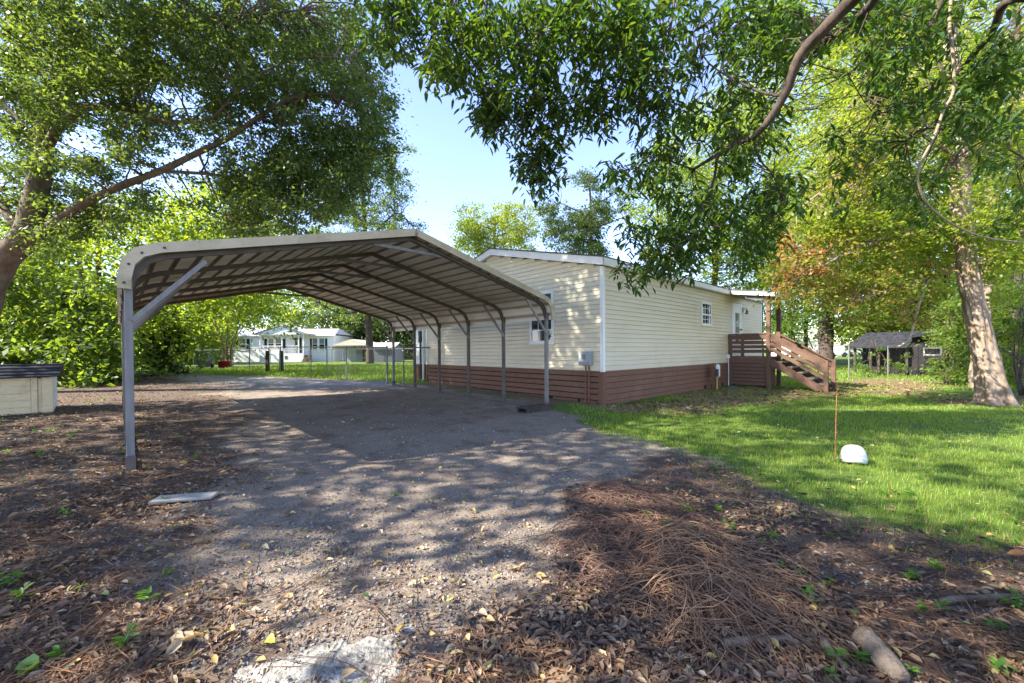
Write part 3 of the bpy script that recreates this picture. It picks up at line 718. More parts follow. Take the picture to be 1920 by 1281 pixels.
def bucket():
    p = on_ground(1602, 870)
    prof = [(.100, .0), (.114, .012), (.118, .045), (.117, .07), (.113, .10), (.104, .13), (.089, .155), (.066, .171), (.036, .179), (.004, .181)]
    o = lathe(prof, 24).build('tub', 'plastic_tub', None, smooth=True); o.location = (p.x, p.y, p.z + .005); o.rotation_euler = (math.radians(-12), math.radians(14), .4); o.scale = (.98, .98, 1.12)
    tag(o, 'white plastic tub lying upside down in the grass', 'tub')
    r = lathe([(.117, .034), (.1225, .037), (.1225, .045), (.117, .048)], 24).build('rim', 'plastic_white', o, smooth=True)
bucket()
a = on_ground(1566, 864)
st = MB().tube([(0, 0, -.05), (.012, .005, .45), (.035, .012, .92)], [.0045, .0042, .0035], 8).build('marker_stake', 'orange_paint', None); st.location = a
tag(st, 'thin orange marker stake standing in the lawn beside the tub', 'stake')

# telecom pedestal in front of the skirting: white box on a post with a conduit
p = hworld(5.62, -.28); gz0 = hg(5.62, -.28)
pd = empty('utility_pedestal', (p[0], p[1], gz0), HB, 'white meter box on a short post in front of the brown skirting', 'meter box')
MB().box(-.05, .05, .02, .10, -.05, .82).build('post', 'skirt_wood', pd)
MB().box(.06, .24, -.05, .06, .38, .78).build('meter_box', 'plastic_white', pd, bevel=.03, seg=2)
MB().box(-.04, .055, -.07, .015, .40, .64).build('junction_box', 'dark_metal', pd, bevel=.01)
for x in (-.01, .03): MB().tube([(x, -.03, .40), (x + .005, -.03, .15), (x, -.02, -.02)], .016, 7).build('conduit', 'copper_post', pd)
hs = MB(); pts = []
for k in range(60):
    t = k / 59; a_ = t * 4.5 * math.pi; r_ = .22 + .05 * math.sin(a_ * .37); pts.append((.45 + r_ * 1.7 * math.cos(a_), -.1 + r_ * .7 * math.sin(a_), .02 + .018 * (k // 20)))
hw = hworld(5.9, -.42); ho = MB().tube(pts, .012, 6).build('garden_hose', 'bin_grey', None); ho.location = (*hw, hg(6.4, -.42)); ho.rotation_euler = (0, 0, HB)
tag(ho, 'grey garden hose coiled on the ground beside the porch', 'hose')
# outlet on the long wall beside the porch, with its conduit
ol = MB().box(7.22, 7.34, -.11, -.02, .92, 1.05).build('outlet_box', 'plastic_white', house, bevel=.012)
MB().tube([(7.36, -.05, .92), (7.36, -.05, .0), (7.36, -.05, -.1)], .014, 7).build('conduit', 'pvc', ol)

# weathered board, sticks, logs, pale concrete, pit
p = on_ground(347, 938)
b = MB().hexa([(-.21, -.07, 0), (.20, -.06, 0), (.21, .07, 0), (-.20, .075, 0), (-.21, -.07, .02), (.20, -.06, .02), (.21, .07, .022), (-.20, .075, .02)]).build('weathered_board', 'weathered_wood', None, bevel=.003)
b.location = (p.x, p.y, p.z + .01); b.rotation_euler = (0, .02, math.radians(16)); tag(b, 'short weathered white board lying near the left carport leg', 'board')
def stick(px0, py0, px1, py1, r0, r1, mt, name, label, cat, amp=.06, n=7, dz=.0, sides=7):
    a = on_ground(px0, py0); c = on_ground(px1, py1); rr = random.Random(px0 + py1)
    pts = [Vector((q.x, q.y, float(gz(np.float64(q.x), np.float64(q.y))) + dz + max(r0, r1) * .7)) - a for q in wander(a, c, n, amp, 0, rr)]
    o = MB().tube(pts, [r0 + (r1 - r0) * i / n + r0 * .18 * rr.uniform(-1, 1) for i in range(n + 1)], sides).build(name, mt, None, smooth=True); o.location = a; tag(o, label, cat); return o
stick(265, 978, 296, 948, .004, .003, 'weathered_wood', 'stick', 'thin grey stick beside the weathered board', 'stick')
stick(1358, 1214, 1480, 1206, .020, .014, 'dead_wood', 'log', 'short pale broken branch below the brush pile', 'branch', .1)
stick(1622, 1215, 1690, 1290, .052, .034, 'dead_wood', 'log', 'thick pale root end at the bottom edge of the picture', 'root', .05)
stick(1545, 1215, 1585, 1262, .020, .010, 'dead_wood', 'log', 'small split piece of wood left of the pale root', 'wood', .08)
stick(1770, 1133, 1915, 1128, .020, .016, 'dead_wood', 'log', 'grey fallen branch among weeds near the right edge', 'branch', .05)
stick(98, 905, 150, 862, .006, .004, 'weathered_wood', 'stick', 'pale forked stick on the litter left of the carport leg', 'stick', .25)
stick(150, 940, 75, 932, .006, .003, 'dead_wood', 'stick', 'brown stick in the leaves near the left edge', 'stick', .12)

def patch():
    poly = [on_ground(*q) for q in ((432, 1290), (445, 1245), (520, 1232), (560, 1215), (650, 1203), (700, 1188), (760, 1184), (764, 1215), (730, 1290))]
    pl = [(q.x, q.y) for q in poly]; P = np.array(pl)
    xs = np.arange(P[:, 0].min() - .1, P[:, 0].max() + .1, .018); ys = np.arange(P[:, 1].min() - .1, P[:, 1].max() + .1, .018)
    X, Y = np.meshgrid(xs, ys); sd = poly_sd(X, Y, pl) + (fnoise(X * 9, Y * 9, 5) - .5) * .14
    Z = gz(X, Y) - .03 + .040 * sstep(-.06, .05, sd) + (fnoise(X * 25, Y * 25, 8, 3) - .5) * .012
    nx_ = len(xs); I = (np.arange(len(ys) - 1)[:, None] * nx_ + np.arange(nx_ - 1)[None]).ravel(); keep = (sd[:-1, :-1].ravel() > -.07)
    c = np.array([X.mean(), Y.mean(), float(gz(X.mean(), Y.mean()))])
    o = mesh_np('concrete_patch', np.stack([X.ravel(), Y.ravel(), Z.ravel()], 1) - c, np.stack([I, I + 1, I + 1 + nx_, I + nx_], 1)[keep], 'concrete', smooth=True); o.location = c
    tag(o, 'crumbled pale concrete patch flush with the soil at the bottom edge', 'concrete', kind='structure')
patch()

# ------------------------------------------------------------------ brush pile: dry vines over pine straw
def brush(name, label, cx, cy, rx, ry, h, n, mt, rad, lmin, lmax, seed, curl=1.0):
    rr = random.Random(seed); m = MB(); base = gp(cx, cy)
    for _ in range(n):
        a = rr.uniform(0, 2 * math.pi); q = math.sqrt(rr.random()); x, y = q * math.cos(a), q * math.sin(a)
        L_ = rr.uniform(lmin, lmax); yaw = rr.gauss(-.6, .9); p = Vector((x * rx, y * ry, 0)); k = 7; bend = rr.uniform(-1, 1) * 2.2 * curl
        lift = rr.random(); pts = []
        for i in range(k):
            t = i / (k - 1); q2 = (p.x / rx) ** 2 + (p.y / ry) ** 2
            top = h * max(0, 1 - q2) ** .8
            z = float(gz(np.float64(cx + p.x), np.float64(cy + p.y))) - base.z + top * lift + .006 + .05 * math.sin(math.pi * t) * lift * curl
            pts.append(Vector((p.x, p.y, z))); yaw += bend / k + rr.gauss(0, .18 * curl); p = p + Vector((math.cos(yaw), math.sin(yaw), 0)) * L_ / k
        m.tube(pts, [rad * rr.uniform(.6, 1.3) * (1 - .5 * i / k) for i in range(k)], 4, False)
    o = m.build(name, mt, None, smooth=True); o.location = base; tag(o, label, 'brush'); return o
brush('brush_pile', 'heap of tan dry vines in the right foreground', .98, 2.30, .31, .40, .075, 400, 'strand', .0025, .2, .75, 3, 1.3)
brush('brush_pile', 'flat fan of dry vine stems trailing from the tan heap towards the bottom', .82, 1.95, .34, .26, .07, 230, 'strand', .0023, .2, .6, 4, 1.2)
brush('brush_pile', 'reddish mound of pine straw behind the tan vines', .88, 3.15, .50, .40, .045, 700, 'strand_red', .0024, .12, .42, 5, .6)
brush('brush_pile', 'dark tangle of straw and thin roots left of the tan heap', .50, 2.45, .30, .50, .06, 420, 'strand_red', .0022, .12, .4, 6, .8)
rn = brush('runner_roots', 'thin reddish runner roots trailing over the foreground soil', -.35, 1.95, 1.3, .75, .004, 75, 'strand_red', .0020, .3, 1.0, 8, .45); tag(rn, cat='roots', kind='stuff')
rn = brush('runner_roots', 'thin brown twigs lying in the litter at the bottom right', 1.5, 2.0, .9, .6, .006, 60, 'strand', .0026, .15, .5, 9, .4); tag(rn, cat='twigs', kind='stuff')
# ------------------------------------------------------------------ fallen leaves, needles, weeds, grass
def scatter(n, x0, x1, y0, y1, dens, r, power=1.0):
    """random ground spots, more of them near the camera, kept by density"""
    y = y0 * (y1 / y0) ** (r.random(n) ** power); x = x0 + (x1 - x0) * r.random(n); x = x * np.clip(y / 6 + .12, 0, 2.2)
    k = r.random(n) < dens(x, y); return x[k], y[k]
def flat_leaves(name, label, x, y, size, mt, r, tilt=.5, aspect=.5, fine=True, lift=.012):
    n = len(x); z = gz(x, y); a = r.uniform(0, 2 * np.pi, n); D = np.stack([np.cos(a), np.sin(a), r.normal(size=n) * .25], 1)
    Nn = np.stack([r.normal(size=n) * tilt, r.normal(size=n) * tilt, np.ones(n)], 1); Ls = size * np.clip(r.lognormal(-.08, .4, n), .35, 1.7)
    C = np.stack([x, y, z + lift * r.uniform(.4, 1.8, n) + Ls * .06], 1)
    V, Q = leaf_arrays(C, D, Nn, Ls, Ls * aspect * r.uniform(.7, 1.2, n), .35, fine)
    o = mesh_np(name, V, Q, mt); tag(o, label, 'leaf litter', kind='stuff'); return o
r = np.random.default_rng(21)
hot = lambda x, y: np.clip((fnoise(x * 1.6, y * 1.6, 61) - .32) * 2.6, .12, 1)
x, y = scatter(150000, -9, 8, 1.15, 16, lambda x, y: m_litter(x, y) * hot(x, y) * .8, r); 
flat_leaves('leaf_litter', 'brown fallen leaves covering the soil on both sides of the yard', x, y, .040, 'dead_leaf', r, .36, .40, True, .009)
x, y = scatter(6500, -9, 8, 1.15, 16, lambda x, y: (1 - .55 * m_lawn(x, y)) * (.12 + .6 * hot(x, y)), r)
flat_leaves('leaf_litter', 'pale yellowish fallen leaves scattered over the grey soil', x, y, .037, 'dead_leaf_pale', r, .5, .48)
x, y = scatter(12000, 1, 12, 5, 16, lambda x, y: m_dry(x, y) * .8, r)
flat_leaves('leaf_litter', 'brown leaves lying on the dry lawn by the house and trees', x, y, .085, 'dead_leaf', r, .5, .55, False)
x, y = scatter(60000, -7, 7, 1.1, 8, lambda x, y: np.clip(m_litter(x, y) + .22, 0, 1) * (1 - m_lawn(x, y)) * hot(x + 9, y), r)
flat_leaves('pine_needles', 'reddish brown pine needles strewn over the foreground soil', x, y, .13, 'needle', r, .3, .020, False, .008)
x, y = scatter(82000, -7, 7, 1.1, 10, lambda x, y: (1 - m_lawn(x, y)) * (.35 + .65 * hot(x - 5, y)), r)
flat_leaves('soil_crumbs', 'crumbs of bark, gravel and broken leaf lying over the soil', x, y, .014, 'crumb', r, .8, .7, False, .004)
def stones(name, label, x, y, size, r):
    n = len(x); k = size * np.clip(r.lognormal(0, .45, n), .4, 2.6); c = np.stack([x, y, gz(x, y) + k * .12], 1)
    oc = np.array([[1, 0, 0], [0, 1, 0], [-1, 0, 0], [0, -1, 0], [0, 0, .7], [0, 0, -.7]]) * .5
    V = c[:, None] + oc[None] * k[:, None, None] * r.uniform(.6, 1.3, (n, 6, 1)); i_ = np.arange(n)[:, None] * 6; F = []
    for a, b in ((0, 1), (1, 2), (2, 3), (3, 0)): F += [i_ + np.array([[a, b, 4]]), i_ + np.array([[b, a, 5]])]
    tag(mesh_np(name, V.reshape(-1, 3), np.concatenate(F), 'stone_bits'), label, 'gravel', kind='stuff')
leaf_mat('stone_bits', [(.30, .27, .24), (.18, .155, .14), (.42, .39, .35), (.12, .10, .09), (.25, .21, .18), (.36, .30, .25)], .0, .9, (1, 1, 1))
x, y = scatter(30000, -7, 4, 1.1, 14, lambda x, y: (1 - m_lawn(x, y)) * (1 - .8 * m_litter(x, y)) * (.25 + .75 * hot(x + 3, y + 7)), r)
stones('gravel', 'small loose stones strewn over the bare yard under the carport', x, y, .013, r)
# a few leaves big enough to tell apart
def big_leaf(px, py, L_, c, label, aspect=.6, n=1, seed=1, tilt=.4):
    p = on_ground(px, py); r = np.random.default_rng(seed)
    C = np.stack([r.normal(size=n) * L_ * .35 * (n > 1), r.normal(size=n) * L_ * .25 * (n > 1), .02 + r.random(n) * .03], 1)
    a = r.uniform(0, 6.3, n); D = np.stack([np.cos(a), np.sin(a), r.normal(size=n) * .3], 1); Nn = np.stack([r.normal(size=n) * tilt, -np.abs(r.normal(size=n)) * tilt, np.ones(n)], 1)
    V, Q = leaf_arrays(C, D, Nn, np.full(n, L_), np.full(n, L_ * aspect), .3, True)
    o = mesh_np('fallen_leaf', V, Q, c); o.location = (p.x, p.y, float(gz(np.float64(p.x), np.float64(p.y)))); tag(o, label, 'leaf'); return o
leaf_mat('leaf_fallen_yellow', [(.42, .40, .05), (.42, .40, .05)], .15); leaf_mat('leaf_fallen_tan', [(.38, .26, .14), (.44, .32, .19), (.33, .2, .1)], .1)
leaf_mat('leaf_fallen_green', [(.10, .20, .05), (.14, .22, .06)], .2); leaf_mat('leaf_fallen_orange', [(.50, .17, .04), (.55, .24, .08)], .1)
big_leaf(505, 1216, .060, 'leaf_fallen_yellow', 'bright yellow leaf on soil left of the concrete patch', .9)
big_leaf(340, 1222, .075, 'leaf_fallen_tan', 'clump of curled tan leaves left of the yellow leaf', .5, 7, 4, .9)
big_leaf(60, 1272, .075, 'leaf_fallen_green', 'green leaf at the bottom left corner', .8, 3, 5)
big_leaf(1905, 1047, .085, 'leaf_fallen_orange', 'orange dead leaf lying at the right edge', .5, 1, 6, .8)
big_leaf(1305, 1000, .10, 'leaf_fallen_green', 'wilted green leaves lying on the brush pile', .5, 4, 8, .8)
big_leaf(600, 1148, .055, 'leaf_fallen_tan', 'pale cream leaf right of the yellow leaf', .55, 1, 9, .6)
# young weeds
def weeds(name, label, spots, r, size, mt='weed_leaf', k=9):
    x, y = spots; n = len(x); kk = np.repeat(np.arange(n), k); m = len(kk); a = r.uniform(0, 2 * np.pi, m); s = (size * r.uniform(.6, 1.4, n))[kk]; hgt = r.random(m)
    C = np.stack([x[kk] + np.cos(a) * s * .45, y[kk] + np.sin(a) * s * .45, gz(x, y)[kk] + .01 + hgt * s * 1.1], 1)
    D = np.stack([np.cos(a), np.sin(a), r.uniform(-.1, .7, m)], 1); Nn = np.stack([np.zeros(m), np.zeros(m), np.ones(m)], 1) + r.normal(size=(m, 3)) * .2
    V, Q = leaf_arrays(C, D, Nn, s, s * .38, .2, True); o = mesh_np(name, V, Q, mt); tag(o, label, 'weeds', kind='stuff'); return o
wx_, wy_ = scatter(1500, 1, 9, 1.4, 5, lambda x, y: sstep(-1.3, .4, poly_sd(x, y, [(2.0, 1.5), (1.5, 3.2), (1.9, 4.6), (5, 3), (6, 1.5)])) * .40 * hot(x, y), r)
weeds('weeds', 'small green weeds sprouting between litter and lawn', (wx_, wy_), r, .035)
wx_, wy_ = scatter(900, -9, 2, 1.4, 12, lambda x, y: .16 * (1 - m_lawn(x, y)) * sstep(-.6, .4, poly_sd(x, y, LIT_L)) + .008, r)
weeds('weeds', 'sparse green weeds in the litter left of the carport', (wx_, wy_), r, .045)
# lawn blades
def lawn(name, label, n, x0, x1, y0, y1, h, w, r, mask):
    x = r.uniform(x0, x1, n); y = y0 * (y1 / y0) ** r.random(n)
    k = r.random(n) < mask(x, y); x, y = x[k], y[k]; n = len(x); a = r.uniform(0, 2 * np.pi, n); hh = h * r.uniform(.5, 1.5, n) * (.6 + .8 * fnoise(x * .9, y * .9, 71)) * np.clip((y / 5) ** .35, .8, 2)
    ww = w * np.clip(y / 5, .6, 4)
    bx, by = np.cos(a), np.sin(a); b = np.stack([x, y, gz(x, y)], 1); s = np.stack([-by, bx, 0 * a], 1) * ww[:, None]; ln = r.uniform(.15, .8, n)
    mid = b + np.stack([bx * ln * hh * .35, by * ln * hh * .35, hh * .6], 1); t = b + np.stack([bx * ln * hh, by * ln * hh, hh], 1)
    V = np.stack([b - s, b + s, mid + s * .7, mid - s * .7, t], 1).reshape(-1, 3); i = np.arange(n)[:, None] * 5
    o = mesh_np(name, V, [i + np.array([[0, 1, 2, 3]]), i + np.array([[3, 2, 4]])], 'grass_blade'); tag(o, label, 'grass', kind='stuff')
lm = lambda x, y: m_lawn(x, y) * (1 - .72 * m_dry(x, y)) * (poly_sd(x, y, [hworld(-.2, -.1), hworld(HR, -.1), hworld(HR, HL), hworld(-.2, HL)]) < 0)
lawn('grass', 'bright green mown grass on the lawn right of the yard', 190000, 1.2, 13, 2.6, 17, .036, .0026, r, lambda x, y: lm(x, y) * (x < y * 1.45 + .5) * np.clip((fnoise(x * 1.5, y * 1.5, 81) - .20) * 2.3, .06, 1))
lawn('grass', 'tufts of grass in the litter between weeds and lawn', 24000, 1.2, 6, 1.9, 5.5, .05, .0026, r, lambda x, y: sstep(-.75, .1, -poly_sd(x, y, SOIL) + (fnoise(x * 2, y * 2, 91) - .5) * 1.4) * .35)
lawn('grass', 'sunlit grass behind the carport', 32000, -16, -1, 13.2, 30, .06, .004, r, lambda x, y: lm(x, y) * (1 - m_drive(x, y)))
lawn('grass', 'long grass round the dark shed', 13000, 9, 30, 13, 30, .05, .005, r, lambda x, y: lm(x, y))

# ------------------------------------------------------------------ neighbour's white house
def gbase(x, y): return float(gh(np.float64(x), np.float64(y)))
def neighbour():
    D = 50.; xl = at(404, 660, D).x; xr = at(625, 660, D).x; Wn = xr - xl; g0 = gbase((xl + xr) / 2, D)
    o = empty('neighbour_house', ((xl + xr) / 2, D, g0), math.radians(2), 'white single storey house with dark shutters beyond the chain link fence', 'house')
    h = Wn / 2; FZ = 1.05; EZ = 3.25; RZ = 4.15; dp = 8.0
    MB().box(-h, h, 0, dp, -.3, EZ).build('wall', 'siding_white', o)
    MB().box(-h - .02, h + .02, -.02, .0, -.3, FZ - .1).build('skirting', 'siding_white', o)
    rf = MB().hexa([(-h - .3, -.35, EZ), (h + .3, -.35, EZ), (h - .9, dp / 2, RZ), (-h - .3, dp / 2, RZ), (-h - .3, -.35, EZ + .12), (h + .3, -.35, EZ + .12), (h - .9, dp / 2, RZ + .12), (-h - .3, dp / 2, RZ + .12)])
    rf.hexa([(-h - .3, dp + .35, EZ), (h + .3, dp + .35, EZ), (h - .9, dp / 2, RZ), (-h - .3, dp / 2, RZ), (-h - .3, dp + .35, EZ + .12), (h + .3, dp + .35, EZ + .12), (h - .9, dp / 2, RZ + .12), (-h - .3, dp / 2, RZ + .12)])
    rf.quad((h + .3, -.35, EZ + .12), (h + .3, dp + .35, EZ + .12), (h - .9, dp / 2, RZ + .12), (h - .9, dp / 2, RZ + .12))
    rf.build('roof', 'grey_roof', o); MB().box(-h - .3, h + .3, -.38, -.352, EZ - .08, EZ + .1).build('fascia', 'white_trim', o)
    def px(q): return (at(q, 660, D).x - (xl + xr) / 2)
    def win(x0, x1, z0, z1, sash=1):
        w = MB().box(x0, x1, -.035, -.005, z0, z1).build('window', 'glass_pale', o)
        fr = MB()
        for r_ in ((x0 - .06, x1 + .06, z0 - .06, z0), (x0 - .06, x1 + .06, z1, z1 + .06), (x0 - .06, x0, z0, z1), (x1, x1 + .06, z0, z1), (x0, x1, (z0 + z1) / 2 - .03, (z0 + z1) / 2 + .03)): fr.box(r_[0], r_[1], -.06, 0, r_[2], r_[3])
        fr.build('frame', 'white_trim', w); MB().box(x0, x1, -.0385, -.0355, (z0 + z1) / 2 - .55 + (z1 - z0) * .05, (z0 + z1) / 2 - .03).build('lower_pane', 'glass', w)
    def shut(x0, x1, z0, z1): MB().box(x0, x1, -.05, -.004, z0, z1).build('shutter', 'shutter', o)
    z0, z1 = 1.45, 2.85
    win(px(450.5), px(462), z0, z1); shut(px(443), px(448.5), z0, z1); shut(px(464), px(469.5), z0, z1)
    win(px(504), px(513.5), z0 + .2, z1); win(px(517.5), px(529), z0 + .2, z1); shut(px(496.5), px(501), z0 + .2, z1); shut(px(530.5), px(535), z0 + .2, z1)
    win(px(585.5), px(594), z0, z1); win(px(598), px(607), z0, z1); shut(px(580.5), px(584), z0, z1); shut(px(608.5), px(612.5), z0, z1)
    d = MB().box(px(553), px(565), -.05, -.004, FZ, 2.95).build('door', 'dark_metal', o); MB().box(px(554.5), px(563.5), -.056, -.051, 1.6, 2.8).build('pane', 'glass', d)
    # gabled porch
    a, b = px(503), px(581); pd = 1.8
    MB().box(a, b, -pd, -.03, -.3, FZ).build('porch_base', 'siding_white', o)
    gr = MB().extr([(a - .5, EZ + .05), (b + .5, EZ + .05), ((a + b) / 2, EZ + 1.02)], 'y', -pd - .2, -.4).build('porch_gable', 'white_trim', o)
    for s in (0, 1):
        x0 = a - .7 if s == 0 else b + .7; xm = (a + b) / 2
        MB().hexa([(x0, -pd - .35, EZ + .02), (xm, -pd - .35, EZ + 1.1), (xm, 3.2, EZ + 1.1), (x0, .3, EZ + .02), (x0, -pd - .35, EZ + .12), (xm, -pd - .35, EZ + 1.2), (xm, 3.2, EZ + 1.2), (x0, .3, EZ + .12)]).build('porch_roof', 'grey_roof', o)
    for q in (503.5, 542.5, 572, 580.5): MB().box(px(q) - .06, px(q) + .06, -pd, -pd + .12, FZ, EZ + .04).build('porch_post', 'white_trim', o)
    for q0, q1 in ((505, 541.5), (553, 571.5)):
        MB().box(px(q0), px(q1), -pd + .03, -pd + .09, FZ + .85, FZ + .92).build('railing', 'white_trim', o); n = int((px(q1) - px(q0)) / .16)
        for k in range(n): x = px(q0) + (k + .5) * .16; MB().box(x - .025, x + .025, -pd + .04, -pd + .08, FZ + .05, FZ + .85).build('baluster', 'white_trim', o)
    for k in range(4): MB().box(px(582), px(592), -pd + .1 - k * .28, -pd + .38 - k * .28, -.2, FZ - .24 * (k + 1)).build('step', 'porch_wood', o)
    for q in (514, 550): MB().box(px(q) - .15, px(q) + .15, -pd - .03, -pd - .001, .35, .75).build('skirt_vent', 'galv_dull', o)
neighbour()

def metal_carport(name, label, px0, px1, D, eave_px, ridge_px, mt, dp=6):
    a, b = at(px0, 660, D).x, at(px1, 660, D).x; g0 = gbase((a + b) / 2, D); o = empty(name, ((a + b) / 2, D, g0), 0, label, 'carport'); h = (b - a) / 2
    ez = at(px0, eave_px, D).z - g0; rz = at((px0 + px1) / 2, ridge_px, D).z - g0
    for s in (-1, 1):
        MB().hexa([(s * h, 0, ez), (0, 0, rz), (0, dp, rz), (s * h, dp, ez), (s * h, 0, ez + .06), (0, 0, rz + .06), (0, dp, rz + .06), (s * h, dp, ez + .06)]).build('roof', mt, o)
        MB().box(s * h - .03, s * h + .03, 0, dp, ez - .45, ez).build('side_sheet', mt, o)
        for y in (.05, dp / 2, dp - .05): MB().box(s * h - .04, s * h + .04, y - .04, y + .04, -.2, ez).build('leg', 'galv', o)
    MB().extr([(-h, ez - .02), (h, ez - .02), (0, rz - .02)], 'y', .0, .04).build('gable_sheet', mt, o); return o, h, ez
mat('tan_sheet', (.50, .45, .35), .6, (.56, .51, .41), 4)
metal_carport('metal_carport', 'tan metal carport right of the white neighbour house', 622, 692, 46, 648, 637, 'tan_sheet')
def shed(name, label, px0, px1, D, eave, ridge, wall, roof, dp=3.5, rz=0):
    a, b = at(px0, 660, D).x, at(px1, 660, D).x; g0 = gbase((a + b) / 2, D); o = empty(name, ((a + b) / 2, D, g0), rz, label, 'shed'); h = (b - a) / 2
    ez = at(px0, eave, D).z - g0; z1 = at(px0, ridge, D).z - g0
    MB().box(-h, h, 0, dp, -.3, ez).extr([(0, ez), (dp, ez), (dp / 2, z1 - .05)], 'x', -h, h).build('wall', wall, o)
    for s in (0, 1):
        y0 = -.3 if s == 0 else dp + .3
        MB().hexa([(-h - .2, y0, ez - .03), (h + .2, y0, ez - .03), (h + .2, dp / 2, z1), (-h - .2, dp / 2, z1), (-h - .2, y0, ez + .03), (h + .2, y0, ez + .03), (h + .2, dp / 2, z1 + .06), (-h - .2, dp / 2, z1 + .06)]).build('roof', roof, o)
    MB().box(-h * .3, h * .1, -.03, -.004, 0, ez * .85).build('door', wall, o); return o, h, ez
shed('storage_shed', 'dark blue storage shed right of the big tree trunk beyond the fence', 700, 738, 44, 652, 643, 'bin_grey', 'grey_roof')
shed('storage_shed', 'small grey shed under the tan metal carport', 648, 668, 47.5, 655, 652, 'box_grey', 'grey_roof', 2)
shed('white_building', 'white building far off behind the porch stair', 1482, 1530, 62, 640, 631, 'siding_white', 'grey_roof', 6)
shed('white_building', 'long pale trailer far off behind the tree by the porch', 1568, 1606, 58, 650, 643, 'siding_white', 'tan_sheet', 5)
for k, (px, w) in enumerate(((1500, 8), (1590, 10))):
    a = at(px, 655, 56); c = empty('parked_car', (a.x, a.y, gbase(a.x, a.y)), .1, 'white car parked far off right of the porch stair' if k else 'white car parked far off behind the stair rail', 'car')
    MB().extr([(-2.1, .35), (2.1, .35), (2.1, .85), (1.3, .95), (.8, 1.45), (-1.0, 1.45), (-1.7, .95), (-2.1, .9)], 'y', -.85, .85).build('body', 'plastic_white', c, bevel=.05)
    MB().extr([(1.15, .97), (.75, 1.38), (-.95, 1.38), (-1.5, .97)], 'y', -.87, .87).build('window', 'glass', c)
    for x in (-1.35, 1.35):
        for y in (-.8, .8): MB().tube([(x, y - .1, .33), (x, y + .1, .33)], .33, 14).build('wheel', 'black_plastic', c)

# wheelie bin and red planter
p = on_ground(384, 691)
bn = empty('wheelie_bin', p, .25, 'dark grey wheelie bin standing by the far driveway', 'bin'); k = 1.12 / 1.1
MB().hexa([(-.24, -.26, .08), (.24, -.26, .08), (.24, .26, .08), (-.24, .26, .08), (-.33, -.36, 1.0), (.33, -.36, 1.0), (.33, .36, 1.0), (-.33, .36, 1.0)]).build('body', 'bin_grey', bn, bevel=.02)
MB().hexa([(-.35, -.38, 1.002), (.35, -.38, 1.002), (.35, .38, 1.06), (-.35, .38, 1.06), (-.33, -.36, 1.05), (.33, -.36, 1.05), (.33, .36, 1.11), (-.33, .36, 1.11)]).build('lid', 'bin_grey', bn)
for x in (-.27, .27): MB().tube([(x - .04, .27, .12), (x + .04, .27, .12)], .12, 12).build('wheel', 'black_plastic', bn)
MB().tube([(-.25, .40, .98), (-.25, .46, 1.0), (.25, .46, 1.0), (.25, .40, .98)], .015, 6).build('handle', 'black_plastic', bn)
p = on_ground(420, 690)
pl = lathe([(.26, 0), (.28, .02), (.31, .36), (.34, .37), (.34, .42), (.30, .42), (.29, .36), (.01, .35)], 24).build('planter', 'red_plastic', None, smooth=True); pl.location = p
tag(pl, 'red plastic planter at the foot of the multi stemmed tree', 'planter')

# ------------------------------------------------------------------ chain link fences
def fence(pts, label, h=1.15, mesh_step=.11, wood=(), gate=None, spacing=2.6, rail_r=.021):
    P = [Vector((*p, 0)) for p in pts]; base = P[0]; o = empty('chain_link_fence', (base.x, base.y, gbase(base.x, base.y)), 0, label, 'fence'); z0 = gbase(base.x, base.y)
    def lp(v, dz): return (v.x - base.x, v.y - base.y, gbase(v.x, v.y) - z0 + dz)
    for a, b in zip(P[:-1], P[1:]):
        L_ = (b - a).length; n = max(1, round(L_ / spacing))
        for k in range(n):
            q = a.lerp(b, k / n); MB().tube([lp(q, -.2), lp(q, h + .03)], .026, 8).build('fence_post', 'galv', o)
        MB().tube([lp(a.lerp(b, k / n), h) for k in range(n + 1)], rail_r, 6).build('top_rail', 'galv', o)
        m = MB(); N_ = int(L_ / mesh_step); d = (b - a).normalized(); nn = Vector((-d.y, d.x, 0)) * .002
        for k in range(-int(h / mesh_step), N_):
            for s in (1, -1):
                t0 = k * mesh_step; t1 = t0 + h
                u0, u1 = max(t0, 0), min(t1, L_)
                if u1 <= u0: continue
                za, zb = (u0 - t0), (u1 - t0)
                if s < 0: za, zb = h - za, h - zb
                A, B = lp(a + d * u0, za), lp(a + d * u1, zb); w = .0022
                m.quad((A[0], A[1], A[2] - w), (A[0], A[1], A[2] + w), (B[0], B[1], B[2] + w), (B[0], B[1], B[2] - w))
        w_ = m.build('wire_mesh', 'galv', o); w_['kind'] = 'stuff'
    q = P[-1]; MB().tube([lp(q, -.2), lp(q, h + .05)], .03, 8).build('fence_post', 'galv', o); return o
fence([(-15.6, 22.6), (-11.6, 19.3), (-11.0, 19.2)], 'chain link fence running from the wheelie bin to the wooden gate posts')
fence([(-11.0, 19.2), (-9.15, 18.4), (-6.1, 14.9), (-4.05, 13.1)], 'chain link fence with bright top rail behind the carport', 1.2)
fence([(-3.5, 13.05), (-2.75, 14.25)], 'short chain link gate panel between carport and house', 1.2, .09, spacing=2)
fence([(-26, 33), (-10, 32.5), (1.5, 29.5)], 'far chain link fence in front of the neighbour sheds', 1.25, .22, spacing=3.2)
for px, lab in ((502, 'left grey wooden post of the driveway gate'), (528, 'right grey wooden post of the driveway gate')):
    p = on_ground(px, 698); q = MB().box(-.07, .07, -.07, .07, -.2, 1.02).build('gate_post', 'dark_plank', None, bevel=.01); q.location = p; tag(q, lab, 'post')
fence([(12.5, 16.5), (15.5, 18.6), (18.6, 20.0), (24, 19.0)], 'wire fence with thin posts in front of the dark shed', 1.5, .16, spacing=3.0, rail_r=.008)

